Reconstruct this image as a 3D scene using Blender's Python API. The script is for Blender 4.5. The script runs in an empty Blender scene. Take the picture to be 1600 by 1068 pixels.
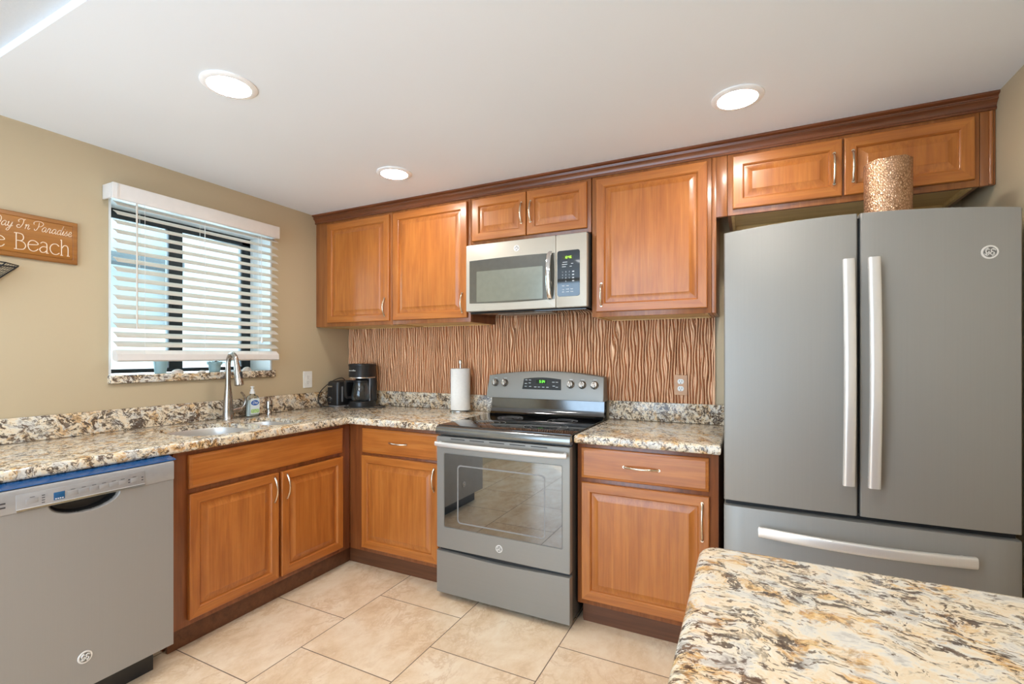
import bpy, bmesh, math, random
from mathutils import Vector, Matrix
random.seed(7)
PI = math.pi
S = bpy.context.scene
COL = S.collection

# ------------------------------------------------------------------ camera
cam_d = bpy.data.cameras.new('camera')
cam_d.sensor_width = 36.0
cam_d.lens = 745.13 / 1600 * 36
cam_d.shift_x = 0.0
cam_d.shift_y = 20.8 / 1600
cam_d.clip_start = 0.02
cam = bpy.data.objects.new('camera', cam_d)
COL.objects.link(cam)
cam.location = (2.7969, -2.7941, 1.2865)
cam.rotation_euler = (PI / 2, 0, 0.4585)
S.camera = cam

# ------------------------------------------------------------------ world, lights, exposure
W = bpy.data.worlds.new('daylight')
S.world = W
W.use_nodes = True
bg = W.node_tree.nodes['Background']
bg.inputs['Color'].default_value = (0.80, 0.91, 1.0, 1)
bg.inputs['Strength'].default_value = 1.6

def area(name, loc, rot, sx, sy, power, color):
    l = bpy.data.lights.new(name, 'AREA')
    l.shape = 'RECTANGLE'; l.size = sx; l.size_y = sy
    l.energy = power; l.color = color
    o = bpy.data.objects.new(name, l); COL.objects.link(o)
    o.location = loc; o.rotation_euler = rot
    return o
# daylight through the glazed opening in the wall behind the camera
area('patio_daylight', (1.45, -4.12, 1.18), (PI / 2, 0, 0), 2.2, 2.2, 19, (0.34, 0.64, 1.0))
# added soft fill behind the camera, not a lamp known in the room
area('rear_fill', (1.6, -3.3, 2.30), (0, 0, 0), 0.9, 0.9, 9, (1.0, 0.97, 0.93))
# daylight through the kitchen window
area('window_daylight', (-0.9, -1.12, 1.75), (0, -PI / 2 - 0.12, 0), 1.3, 1.3, 26, (0.72, 0.87, 1.0))
SUN = bpy.data.lights.new('sun', 'SUN'); SUN.energy = 2.2; SUN.angle = 0.05; SUN.color = (1.0, 0.96, 0.9)
so = bpy.data.objects.new('sun', SUN); COL.objects.link(so)
so.rotation_euler = (math.radians(38), math.radians(-42), 0)   # strikes the outside wall beyond the window

LAMP = 54.0        # emission of a downlight lens
S.view_settings.view_transform = 'Standard'
S.view_settings.look = 'None'
S.view_settings.gamma = 1.0
S.view_settings.use_curve_mapping = False
S.view_settings.exposure = 1.10
S.cycles.max_bounces = 10
S.cycles.diffuse_bounces = 6
S.cycles.sample_clamp_indirect = 6.0
S.cycles.use_denoising = True

# ------------------------------------------------------------------ node helpers / materials
def new_mat(name):
    m = bpy.data.materials.new(name); m.use_nodes = True
    nt = m.node_tree; b = nt.nodes['Principled BSDF']
    return m, nt, b
def nd(nt, typ, **kw):
    n = nt.nodes.new(typ)
    for k, v in kw.items():
        if k in n.inputs.keys():
            if hasattr(v, 'is_linked'): nt.links.new(v, n.inputs[k])
            else: n.inputs[k].default_value = v
        else: setattr(n, k, v)
    return n
def ln(nt, a, b): nt.links.new(a, b)
def ramp(nt, fac, stops, interp='LINEAR'):
    r = nt.nodes.new('ShaderNodeValToRGB'); r.color_ramp.interpolation = interp
    e = r.color_ramp.elements
    while len(e) > 1: e.remove(e[-1])
    e[0].position = stops[0][0]; e[0].color = (*stops[0][1], 1) if len(stops[0][1]) == 3 else stops[0][1]
    for p, c in stops[1:]:
        q = e.new(p); q.color = (*c, 1) if len(c) == 3 else c
    ln(nt, fac, r.inputs['Fac'])
    return r.outputs['Color']
def mixc(nt, fac, a, b, blend='MIX'):
    n = nt.nodes.new('ShaderNodeMix'); n.data_type = 'RGBA'; n.blend_type = blend
    for s, v in ((0, fac), (6, a), (7, b)):
        if hasattr(v, 'is_linked'): ln(nt, v, n.inputs[s])
        elif s == 0: n.inputs[0].default_value = v
        else: n.inputs[s].default_value = (*v, 1)
    return n.outputs[2]
def math_(nt, op, a, b=0.0, c=None):
    n = nt.nodes.new('ShaderNodeMath'); n.operation = op
    for i, v in enumerate((a, b, c)):
        if v is None: continue
        if hasattr(v, 'is_linked'): ln(nt, v, n.inputs[i])
        else: n.inputs[i].default_value = v
    return n.outputs[0]
def objcoord(nt, scale=(1, 1, 1), rot=(0, 0, 0)):
    t = nt.nodes.new('ShaderNodeTexCoord')
    mp = nt.nodes.new('ShaderNodeMapping')
    mp.inputs['Scale'].default_value = scale; mp.inputs['Rotation'].default_value = rot
    ln(nt, t.outputs['Object'], mp.inputs['Vector'])
    return mp.outputs['Vector']
def noise(nt, vec, scale, detail=3, rough=0.5, dist=0.0):
    n = nt.nodes.new('ShaderNodeTexNoise')
    n.inputs['Scale'].default_value = scale; n.inputs['Detail'].default_value = detail
    n.inputs['Roughness'].default_value = rough; n.inputs['Distortion'].default_value = dist
    ln(nt, vec, n.inputs['Vector'])
    return n.outputs['Fac']
def bump(nt, b, h, strength, dist=0.002):
    n = nt.nodes.new('ShaderNodeBump'); n.inputs['Strength'].default_value = strength
    n.inputs['Distance'].default_value = dist
    ln(nt, h, n.inputs['Height']); ln(nt, n.outputs['Normal'], b.inputs['Normal'])
def plain(name, col, rough=0.5, metal=0.0, spec=0.5, var=0.04, vscale=30, coat=0.0, emit=None, es=0.0, aniso=0.0):
    m, nt, b = new_mat(name)
    v = objcoord(nt)
    n = noise(nt, v, vscale, 3)
    lo = tuple(max(0, c * (1 - var)) for c in col); hi = tuple(min(1, c * (1 + var)) for c in col)
    ln(nt, ramp(nt, n, [(0.3, lo), (0.7, hi)]), b.inputs['Base Color'])
    b.inputs['Roughness'].default_value = rough; b.inputs['Metallic'].default_value = metal
    b.inputs['Specular IOR Level'].default_value = spec
    b.inputs['Coat Weight'].default_value = coat
    b.inputs['Coat Roughness'].default_value = 0.1
    if aniso: b.inputs['Anisotropic'].default_value = aniso
    if emit:
        b.inputs['Emission Color'].default_value = (*emit, 1); b.inputs['Emission Strength'].default_value = es
    return m
def wood(name, axis, dark, mid, light, rough=0.33, coat=0.25):
    m, nt, b = new_mat(name)
    sc = {'x': (2.6, 34, 34), 'y': (34, 2.6, 34), 'z': (34, 34, 2.6)}[axis]
    sc2 = {'x': (3, 160, 160), 'y': (160, 3, 160), 'z': (160, 160, 3)}[axis]
    n1 = noise(nt, objcoord(nt, sc), 1.0, 4, 0.55, 0.6)
    n2 = noise(nt, objcoord(nt, sc2), 1.0, 2, 0.5)
    n3 = noise(nt, objcoord(nt, {'x': (.45, 1, 1), 'y': (1, .45, 1), 'z': (1, 1, .45)}[axis]), 9.0, 4, 0.6)
    c = ramp(nt, n1, [(0.22, dark), (0.5, mid), (0.78, light)])
    c = mixc(nt, 0.30, c, ramp(nt, n2, [(0.3, (0.55, 0.5, 0.45)), (0.65, (1, 1, 1))]), 'MULTIPLY')
    c = mixc(nt, 0.5, c, ramp(nt, n3, [(0.3, (0.70, 0.64, 0.58)), (0.7, (1.0, 1.0, 1.0))]), 'MULTIPLY')
    ln(nt, c, b.inputs['Base Color'])
    b.inputs['Roughness'].default_value = rough
    b.inputs['Coat Weight'].default_value = coat; b.inputs['Coat Roughness'].default_value = 0.16
    bump(nt, b, n2, 0.06, 0.0006)
    return m
WD, WM, WL = (0.375, 0.110, 0.019), (0.490, 0.160, 0.028), (0.585, 0.220, 0.044)
M_WZ = wood('cherry_wood_vertical', 'z', WD, WM, WL)
M_WX = wood('cherry_wood_along_x', 'x', WD, WM, WL)
M_WY = wood('cherry_wood_along_y', 'y', WD, WM, WL)
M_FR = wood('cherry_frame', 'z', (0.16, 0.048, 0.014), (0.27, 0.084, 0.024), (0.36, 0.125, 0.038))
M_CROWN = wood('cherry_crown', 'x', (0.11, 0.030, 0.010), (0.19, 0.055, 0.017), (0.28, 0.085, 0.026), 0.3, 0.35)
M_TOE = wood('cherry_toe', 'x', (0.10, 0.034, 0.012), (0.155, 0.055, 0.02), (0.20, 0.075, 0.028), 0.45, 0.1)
M_MAPLE = wood('pale_maple', 'x', (0.66, 0.44, 0.16), (0.78, 0.54, 0.22), (0.86, 0.62, 0.28), 0.4, 0.15)
M_SIGN = wood('sign_wood', 'y', (0.34, 0.135, 0.022), (0.44, 0.18, 0.032), (0.52, 0.225, 0.045), 0.45, 0.1)
M_SIGNB = wood('sign_border', 'y', (0.28, 0.10, 0.015), (0.36, 0.14, 0.022), (0.44, 0.18, 0.032), 0.4, 0.15)

def granite(name, scale=1.0, rot=0.5, dk=0.0, gold=1.0):
    m, nt, b = new_mat(name)
    v0 = objcoord(nt, (scale, scale, scale), (0.25, 0.35, rot))
    warp = nt.nodes.new('ShaderNodeTexNoise'); warp.inputs['Scale'].default_value = 16; warp.inputs['Detail'].default_value = 4
    ln(nt, v0, warp.inputs['Vector'])
    sub = nd(nt, 'ShaderNodeVectorMath', operation='SUBTRACT'); ln(nt, warp.outputs['Color'], sub.inputs[0]); sub.inputs[1].default_value = (0.5, 0.5, 0.5)
    scl = nd(nt, 'ShaderNodeVectorMath', operation='SCALE'); ln(nt, sub.outputs[0], scl.inputs[0]); scl.inputs['Scale'].default_value = 0.07
    add = nd(nt, 'ShaderNodeVectorMath', operation='ADD'); ln(nt, v0, add.inputs[0]); ln(nt, scl.outputs[0], add.inputs[1])
    def stretch(k):
        st = nt.nodes.new('ShaderNodeMapping'); st.inputs['Scale'].default_value = k
        ln(nt, add.outputs[0], st.inputs['Vector']); return st.outputs['Vector']
    v = stretch((0.66, 1.0, 0.9)); vs = stretch((0.38, 1.0, 0.9))
    def mask(vec, sc, lo, hi, det=5, ro=0.7):
        return ramp(nt, noise(nt, vec, sc, det, ro), [(lo, (0, 0, 0)), (hi, (1, 1, 1))])
    mul = lambda *q: q[0] if len(q) == 1 else math_(nt, 'MULTIPLY', q[0], mul(*q[1:]))
    c = ramp(nt, noise(nt, v, 30, 6, 0.68), [(0.36, (0.56, 0.52, 0.46)), (0.43, (0.72, 0.685, 0.61)), (0.49, (0.80, 0.71, 0.555)), (0.56, (0.78, 0.63, 0.43)), (0.66, (0.82, 0.76, 0.64))])
    gcol = ramp(nt, noise(nt, v, 70, 4, 0.7), [(0.40, (0.42, 0.20, 0.06)), (0.52, (0.66, 0.38, 0.13)), (0.62, (0.82, 0.58, 0.28))])
    c = mixc(nt, mul(mask(v, 17, 0.53, 0.60), 0.9 * gold), c, gcol)
    # clustered brown grains
    bcol = ramp(nt, noise(nt, v, 90, 3, 0.7), [(0.42, (0.060, 0.030, 0.018)), (0.60, (0.21, 0.115, 0.062))])
    c = mixc(nt, mul(mask(v, 50, 0.535 - dk, 0.57 - dk, 6, 0.75), mask(v, 9, 0.42 - dk, 0.54 - dk), 0.9), c, bcol)
    # slate coloured slivers
    c = mixc(nt, mul(mask(vs, 65, 0.555 - dk, 0.58 - dk, 4, 0.65), mask(v, 12, 0.40 - dk, 0.50 - dk), 0.9), c, (0.075, 0.050, 0.036))
    # fine dark slivers everywhere
    c = mixc(nt, mul(mask(vs, 110, 0.60 - dk, 0.63 - dk, 3, 0.6), 0.85), c, (0.12, 0.075, 0.05))
    # thin seams
    n = noise(nt, vs, 26, 4, 0.6, 0.6)
    band = ramp(nt, math_(nt, 'ABSOLUTE', math_(nt, 'SUBTRACT', n, 0.5)), [(0.0, (1, 1, 1)), (0.012, (0.9, 0.9, 0.9)), (0.024, (0, 0, 0))])
    c = mixc(nt, mul(band, mask(v, 11, 0.45 - 2 * dk, 0.53 - 2 * dk), 0.88), c, (0.07, 0.040, 0.025))
    ln(nt, c, b.inputs['Base Color'])
    b.inputs['Roughness'].default_value = 0.13
    b.inputs['Specular IOR Level'].default_value = 0.45
    return m
M_GRAN = granite('granite_counter', 1.0, 0.9, -0.002)
M_GRANI = granite('granite_island', 0.85, 0.25, -0.012)
M_GRANB = granite('granite_backsplash', 0.85, 1.25, 0.010, 0.8)

def tile_mat():
    m, nt, b = new_mat('travertine_tile_floor')
    t = nt.nodes.new('ShaderNodeTexCoord')
    sep = nt.nodes.new('ShaderNodeSeparateXYZ'); ln(nt, t.outputs['Object'], sep.inputs[0])
    P_ = 0.508
    # tile columns run along y, neighbours shifted by half a tile
    cx = math_(nt, 'DIVIDE', math_(nt, 'SUBTRACT', sep.outputs[0], 0.5235), P_)
    ci = math_(nt, 'FLOOR', cx)
    half = math_(nt, 'MULTIPLY', math_(nt, 'PINGPONG', ci, 1.0), 0.5)
    cy = math_(nt, 'ADD', math_(nt, 'DIVIDE', math_(nt, 'ADD', sep.outputs[1], 1.0655 + 40 * P_), P_), half)
    ry = math_(nt, 'FLOOR', cy)
    fx = math_(nt, 'SUBTRACT', cx, ci); fy = math_(nt, 'SUBTRACT', cy, ry)
    ex = math_(nt, 'MINIMUM', fx, math_(nt, 'SUBTRACT', 1.0, fx))
    ey = math_(nt, 'MINIMUM', fy, math_(nt, 'SUBTRACT', 1.0, fy))
    e = math_(nt, 'MULTIPLY', math_(nt, 'MINIMUM', ex, ey), P_)
    grout = math_(nt, 'LESS_THAN', e, 0.0022)
    comb = nt.nodes.new('ShaderNodeCombineXYZ')
    ln(nt, math_(nt, 'MULTIPLY', ci, 3.7), comb.inputs[0]); ln(nt, math_(nt, 'MULTIPLY', ry, 5.3), comb.inputs[1])
    add = nd(nt, 'ShaderNodeVectorMath', operation='ADD'); ln(nt, t.outputs['Object'], add.inputs[0]); ln(nt, comb.outputs[0], add.inputs[1])
    v = add.outputs[0]
    st = nt.nodes.new('ShaderNodeMapping'); st.inputs['Scale'].default_value = (1.0, 0.7, 1); st.inputs['Rotation'].default_value = (0, 0, 0.5)
    ln(nt, v, st.inputs['Vector']); v = st.outputs['Vector']
    c = ramp(nt, noise(nt, v, 5.5, 8, 0.70, 0.25), [(0.30, (0.66, 0.46, 0.285)), (0.45, (0.785, 0.595, 0.395)), (0.56, (0.84, 0.67, 0.475)), (0.72, (0.88, 0.75, 0.57))])
    n2 = noise(nt, v, 7, 8, 0.72, 0.5)
    vein = ramp(nt, math_(nt, 'ABSOLUTE', math_(nt, 'SUBTRACT', n2, 0.5)), [(0.0, (1, 1, 1)), (0.045, (0, 0, 0))])
    vein = math_(nt, 'MULTIPLY', vein, ramp(nt, noise(nt, v, 3.0, 3), [(0.42, (0, 0, 0)), (0.58, (1, 1, 1))]))
    c = mixc(nt, math_(nt, 'MULTIPLY', vein, 0.55), c, (0.60, 0.38, 0.22))
    n3 = noise(nt, v, 40, 4, 0.7)
    c = mixc(nt, math_(nt, 'MULTIPLY', ramp(nt, n3, [(0.58, (0, 0, 0)), (0.70, (1, 1, 1))]), 0.3), c, (0.88, 0.78, 0.62))
    c = mixc(nt, grout, c, (0.16, 0.105, 0.07))
    ln(nt, c, b.inputs['Base Color'])
    ln(nt, math_(nt, 'ADD', math_(nt, 'MULTIPLY', grout, 0.5), 0.27), b.inputs['Roughness'])
    bump(nt, b, math_(nt, 'SUBTRACT', 1.0, grout), 0.5, 0.0015)
    return m
M_TILE = tile_mat()

def paint(name, col, bscale=220, bstr=0.05, rough=0.6):
    m, nt, b = new_mat(name)
    v = objcoord(nt)
    n = noise(nt, v, 1.2, 2)
    ln(nt, ramp(nt, n, [(0.3, tuple(c * 0.97 for c in col)), (0.7, col)]), b.inputs['Base Color'])
    b.inputs['Roughness'].default_value = rough
    bump(nt, b, noise(nt, v, bscale, 3), bstr, 0.002)
    return m
M_WALL = paint('beige_wall_paint', (0.545, 0.44, 0.285))
M_CEIL = paint('white_ceiling_paint', (0.84, 0.885, 0.935))
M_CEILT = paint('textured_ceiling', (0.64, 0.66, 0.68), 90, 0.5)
M_REVEAL = paint('white_reveal_paint', (0.80, 0.82, 0.82))
M_OUT = paint('outside_stucco', (0.66, 0.74, 0.80), 60, 0.2, 0.9)
M_OUTW = paint('outside_white_stucco', (0.86, 0.87, 0.88), 60, 0.2, 0.9)
M_CONC = paint('patio_concrete', (0.62, 0.62, 0.60), 40, 0.2, 0.9)

def brushed(name, col, rough, metal, axis='z', s=1.0, var=0.06):
    m, nt, b = new_mat(name)
    sc = {'x': (2, 300, 300), 'y': (300, 2, 300), 'z': (300, 300, 2)}[axis]
    n = noise(nt, objcoord(nt, sc), s, 2)
    ln(nt, ramp(nt, n, [(0.3, tuple(c * (1 - var) for c in col)), (0.7, tuple(min(1, c * (1 + var)) for c in col))]), b.inputs['Base Color'])
    b.inputs['Metallic'].default_value = metal
    ln(nt, math_(nt, 'ADD', math_(nt, 'MULTIPLY', n, 0.08), rough - 0.04), b.inputs['Roughness'])
    return m
M_SLATE = brushed('slate_metal', (0.305, 0.295, 0.272), 0.46, 0.30, 'z', var=0.015)
M_SLATEX = brushed('slate_metal_horizontal', (0.285, 0.272, 0.245), 0.42, 0.45, 'x', var=0.015)
M_MW = brushed('warm_slate_metal', (0.53, 0.485, 0.405), 0.46, 0.32, 'x', var=0.015)
M_DW = brushed('dishwasher_slate', (0.33, 0.315, 0.295), 0.46, 0.35, 'z', var=0.012)
M_DARKSIDE = plain('dark_appliance_side', (0.055, 0.055, 0.055), 0.45)
M_STEEL = brushed('satin_steel', (0.66, 0.64, 0.60), 0.24, 1.0, 'x')
M_HANDLE = brushed('pale_appliance_handle', (0.74, 0.72, 0.69), 0.30, 0.45, 'z', var=0.01)
M_NICKEL = brushed('brushed_nickel', (0.42, 0.385, 0.345), 0.27, 1.0, 'z', var=0.03)
M_PULL = plain('nickel_cabinet_pull', (0.70, 0.60, 0.47), 0.27, 1.0)
M_CHROME = plain('chrome', (0.85, 0.85, 0.85), 0.08, 1.0)
M_SINK = brushed('sink_steel', (0.62, 0.60, 0.57), 0.42, 0.8, 'y')
M_BLACKGL = plain('black_glass', (0.012, 0.012, 0.013), 0.04, 0.0, 0.8)
M_OVENGL = plain('oven_glass', (0.25, 0.245, 0.235), 0.02, 1.0, 0.5)
M_MWGL = plain('microwave_glass', (0.17, 0.165, 0.145), 0.12, 0.6, 0.7)
M_MWSCR = plain('microwave_screen', (0.30, 0.31, 0.26), 0.2, 0.6, 0.6)
M_MWPAN = plain('control_glass', (0.075, 0.078, 0.08), 0.04, 0.9, 0.9)
M_BLACK = plain('black_plastic', (0.018, 0.018, 0.019), 0.32)
M_BLACKR = plain('black_rubber', (0.012, 0.012, 0.012), 0.6)
M_GREY = plain('grey_plastic', (0.30, 0.30, 0.31), 0.4)
M_LIGHTGREY = plain('light_grey_plastic', (0.36, 0.355, 0.355), 0.38, 0.3)
M_WHITEP = plain('white_plastic', (0.80, 0.79, 0.76), 0.35)
M_SLAT = plain('white_blind_slat', (0.62, 0.57, 0.49), 0.45, var=0.02)
M_VAL = plain('white_valance', (0.74, 0.70, 0.66), 0.4, var=0.02)
M_CORD = plain('blind_cord', (0.75, 0.73, 0.70), 0.6)
M_WFRAME = plain('dark_window_aluminium', (0.012, 0.014, 0.016), 0.4)
M_PAPER = plain('paper_towel', (0.80, 0.77, 0.72), 0.9, var=0.03, vscale=90)
M_MARK = plain('panel_print', (0.62, 0.64, 0.66), 0.5)
M_DMARK = plain('dark_print', (0.04, 0.04, 0.045), 0.5)
M_GREEN = plain('green_digits', (0.1, 0.5, 0.05), 0.5, emit=(0.18, 0.9, 0.06), es=0.9)
M_YGREEN = plain('lime_digits', (0.3, 0.5, 0.05), 0.5, emit=(0.45, 0.85, 0.05), es=0.85)
M_LCD = plain('blue_lcd', (0.01, 0.09, 0.22), 0.1, spec=0.8)
M_DISPBK = plain('display_dark', (0.006, 0.018, 0.006), 0.15)
M_LENS = plain('lamp_lens', (0.9, 0.9, 0.9), 0.4, emit=(1.0, 0.95, 0.885), es=LAMP)
M_RING = plain('lamp_trim', (0.92, 0.92, 0.92), 0.4)
M_OUTLET = plain('white_outlet', (0.80, 0.78, 0.73), 0.35)
M_OUTB = plain('tan_outlet_plate', (0.56, 0.30, 0.145), 0.4)
M_SLOT = plain('dark_slot', (0.02, 0.018, 0.016), 0.6)
M_POT = plain('pale_blue_pot', (0.36, 0.50, 0.52), 0.5)
M_LEAF = plain('plant_leaf', (0.05, 0.11, 0.05), 0.5, var=0.4)
M_SOIL = plain('potting_soil', (0.05, 0.035, 0.02), 0.9)
M_SHELL = plain('sea_shell', (0.72, 0.64, 0.56), 0.4, var=0.25, vscale=60)
M_LETTER = plain('cream_lettering', (0.86, 0.70, 0.52), 0.5)
M_WIRE = plain('black_wire', (0.02, 0.018, 0.017), 0.4)
M_BLUETOP = plain('blue_top_strip', (0.006, 0.07, 0.22), 0.12, spec=0.7)  # even dark blue colour for the dishwasher top strip
M_SOAPLBL = plain('soap_label', (0.70, 0.78, 0.80), 0.35)
M_SOAPBLUE = plain('soap_label_blue', (0.01, 0.10, 0.42), 0.3)
M_SOAPGREEN = plain('soap_label_green', (0.42, 0.62, 0.25), 0.35, var=0.3, vscale=80)
M_BADGE = plain('badge_silver', (0.80, 0.79, 0.77), 0.3, 0.35)
M_LOGOF = plain('badge_field', (0.23, 0.23, 0.22), 0.35, 0.6)

def glass(name, tint=(1, 1, 1), refl=0.10, rough=0.02):
    m, nt, b = new_mat(name)
    nt.nodes.remove(b)
    tr = nd(nt, 'ShaderNodeBsdfTransparent'); tr.inputs['Color'].default_value = (*tint, 1)
    gl = nd(nt, 'ShaderNodeBsdfGlossy'); gl.inputs['Roughness'].default_value = rough
    fr = nd(nt, 'ShaderNodeFresnel'); fr.inputs['IOR'].default_value = 1.45
    mx = nt.nodes.new('ShaderNodeMixShader')
    ln(nt, math_(nt, 'ADD', fr.outputs[0], refl), mx.inputs[0]); ln(nt, tr.outputs[0], mx.inputs[1]); ln(nt, gl.outputs[0], mx.inputs[2])
    ln(nt, mx.outputs[0], nt.nodes['Material Output'].inputs['Surface'])
    return m
M_GLASS = glass('window_glass', (0.86, 0.95, 0.97), 0.0)
M_CARAFE = glass('carafe_glass', (0.90, 0.92, 0.90), 0.06, 0.05)
M_SOAP = glass('clear_soap_bottle', (0.92, 0.96, 0.95), 0.04, 0.1)

def panel_mat():
    m, nt, b = new_mat('bronze_wave_panel')
    n = noise(nt, objcoord(nt, (70, 70, 1.5)), 1.0, 3, 0.6)
    n2 = noise(nt, objcoord(nt), 4.0, 2)
    c = ramp(nt, n, [(0.3, (0.48, 0.25, 0.13)), (0.55, (0.74, 0.435, 0.25)), (0.75, (0.84, 0.52, 0.315))])
    ln(nt, c, b.inputs['Base Color'])
    b.inputs['Metallic'].default_value = 0.6
    b.inputs['Roughness'].default_value = 0.42
    return m
M_PANEL = panel_mat()

def vase_mat():
    m, nt, b = new_mat('hammered_copper')
    v = objcoord(nt)
    vo = nt.nodes.new('ShaderNodeTexVoronoi'); vo.feature = 'DISTANCE_TO_EDGE'; vo.inputs['Scale'].default_value = 125
    mp = nt.nodes.new('ShaderNodeMapping'); mp.inputs['Scale'].default_value = (1.3, 1.3, 0.8)
    ln(nt, v, mp.inputs['Vector']); ln(nt, mp.outputs[0], vo.inputs['Vector'])
    n = noise(nt, v, 9, 3, 0.6, 1.0)
    c = ramp(nt, vo.outputs['Distance'], [(0.0, (0.16, 0.075, 0.035)), (0.10, (0.48, 0.27, 0.15)), (0.28, (0.80, 0.55, 0.36))])
    c = mixc(nt, ramp(nt, n, [(0.42, (0, 0, 0)), (0.6, (0.75, 0.75, 0.75))]), c, (0.58, 0.34, 0.20))
    ln(nt, c, b.inputs['Base Color'])
    b.inputs['Metallic'].default_value = 0.75; b.inputs['Roughness'].default_value = 0.34
    bump(nt, b, vo.outputs['Distance'], 0.7, 0.004)
    return m
M_VASE = vase_mat()

# ------------------------------------------------------------------ mesh builder
class MB:
    def __init__(s): s.bm = bmesh.new()
    def _merge(s, tb, m=None, mat=None):
        if m is not None:
            for f in tb.faces: f.material_index = m
        if mat is not None: bmesh.ops.transform(tb, matrix=mat, verts=tb.verts)
        me = bpy.data.meshes.new('t'); tb.to_mesh(me); tb.free()
        s.bm.from_mesh(me); bpy.data.meshes.remove(me)
        return s
    def box(s, x0, x1, y0, y1, z0, z1, bev=0.0, seg=2, m=0, mat=None):
        tb = bmesh.new(); bmesh.ops.create_cube(tb, size=1)
        for v in tb.verts:
            v.co = Vector((x0 + (v.co.x + .5) * (x1 - x0), y0 + (v.co.y + .5) * (y1 - y0), z0 + (v.co.z + .5) * (z1 - z0)))
        if bev > 0: bmesh.ops.bevel(tb, geom=tb.edges[:], offset=bev, segments=seg, profile=.5, affect='EDGES')
        return s._merge(tb, m, mat)
    def rings(s, loops, m=0, cap0=True, cap1=True, close=True, mat=None):
        tb = bmesh.new(); R_ = []
        for lp in loops: R_.append([tb.verts.new(Vector(p)) for p in lp])
        for a, b in zip(R_[:-1], R_[1:]):
            n = len(a)
            for i in range(n if close else n - 1):
                j = (i + 1) % n
                try: tb.faces.new((a[i], a[j], b[j], b[i]))
                except ValueError: pass
        if cap0: tb.faces.new(list(reversed(R_[0])))
        if cap1: tb.faces.new(R_[-1])
        bmesh.ops.recalc_face_normals(tb, faces=tb.faces[:])
        return s._merge(tb, m, mat)
    def lathe(s, prof, c=(0, 0, 0), n=32, axis='z', m=0, cap0=True, cap1=True, sx=1, sy=1):
        loops = []
        for r, h in prof:
            lp = []
            for i in range(n):
                a = 2 * PI * i / n; u, v = r * math.cos(a) * sx, r * math.sin(a) * sy
                if axis == 'z': p = (u, v, h)
                elif axis == '-y': p = (u, -h, v)
                else: p = (h, u, v)          # '+x'
                lp.append((c[0] + p[0], c[1] + p[1], c[2] + p[2]))
            loops.append(lp)
        return s.rings(loops, m, cap0, cap1)
    def tube(s, pts, r, n=10, m=0, ry=None, up=None, cap=True, closed=False, pw=2.0):
        pts = [Vector(p) for p in pts]; N_ = len(pts)
        if not hasattr(r, '__len__'): r = [r] * N_
        if ry is None: ry = r
        elif not hasattr(ry, '__len__'): ry = [ry] * N_
        loops = []; prev = None
        for i, p in enumerate(pts):
            if closed: t = pts[(i + 1) % N_] - pts[i - 1]
            else: t = pts[min(i + 1, N_ - 1)] - pts[max(i - 1, 0)]
            t.normalize()
            if up is not None: a = Vector(up)
            elif prev is None: a = Vector((0, 0, 1)) if abs(t.z) < .9 else Vector((1, 0, 0))
            else: a = prev
            a = (a - t * a.dot(t)).normalized(); prev = a; b = t.cross(a)
            lp = []
            for k in range(n):
                w = 2 * PI * k / n; cw, sw = math.cos(w), math.sin(w)
                cw = math.copysign(abs(cw) ** (2 / pw), cw); sw = math.copysign(abs(sw) ** (2 / pw), sw)
                lp.append(p + a * (r[i] * cw) + b * (ry[i] * sw))
            loops.append(lp)
        if closed: loops.append(loops[0])
        return s.rings(loops, m, cap and not closed, cap and not closed)
    def prism(s, poly, y0, y1, axis='y', m=0):
        f = {'y': lambda a, b, t: (a, t, b), 'x': lambda a, b, t: (t, a, b), 'z': lambda a, b, t: (a, b, t)}[axis]
        return s.rings([[f(a, b, y0) for a, b in poly], [f(a, b, y1) for a, b in poly]], m)
    def grid(s, P_, m=0):
        tb = bmesh.new()
        V = [[tb.verts.new(p) for p in row] for row in P_]
        for i in range(len(V) - 1):
            for j in range(len(V[0]) - 1): tb.faces.new((V[i][j], V[i][j + 1], V[i + 1][j + 1], V[i + 1][j]))
        return s._merge(tb, m)
    def fill(s, outer, holes, z0, z1, prof, m=0):
        """slab from an outline with holes; prof = [(inset, z)] rounds the outer edge, top to bottom"""
        tb = bmesh.new()
        def inset(poly, d):
            o = []; n = len(poly)
            for i in range(n):
                p0, p1, p2 = Vector(poly[i - 1]), Vector(poly[i]), Vector(poly[(i + 1) % n])
                a = (p1 - p0).normalized(); b = (p2 - p1).normalized()
                na, nb = Vector((-a.y, a.x)), Vector((-b.y, b.x))
                k = na + nb; k = k / max(k.length_squared, 1e-6) * 2
                o.append(p1 + k * d)
            return o
        L = [[tb.verts.new((p.x, p.y, z)) for p in inset(outer, d)] for d, z in prof]
        n = len(outer)
        for a, b in zip(L[:-1], L[1:]):
            for i in range(n): tb.faces.new((a[i], b[i], b[(i + 1) % n], a[(i + 1) % n]))
        H = []
        for h in holes:
            t = [tb.verts.new((p[0], p[1], prof[0][1])) for p in h]; b = [tb.verts.new((p[0], p[1], prof[-1][1])) for p in h]
            k = len(h); H.append((t, b))
            for i in range(k): tb.faces.new((t[i], t[(i + 1) % k], b[(i + 1) % k], b[i]))
        tb.edges.ensure_lookup_table()
        for which in (0, 1):
            es = []
            lp = L[0] if which == 0 else L[-1]
            for lst in [lp] + [h[which] for h in H]:
                k = len(lst)
                for i in range(k):
                    e = tb.edges.get((lst[i], lst[(i + 1) % k])) or tb.edges.new((lst[i], lst[(i + 1) % k]))
                    es.append(e)
            bmesh.ops.triangle_fill(tb, use_beauty=True, use_dissolve=False, edges=es)
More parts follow.
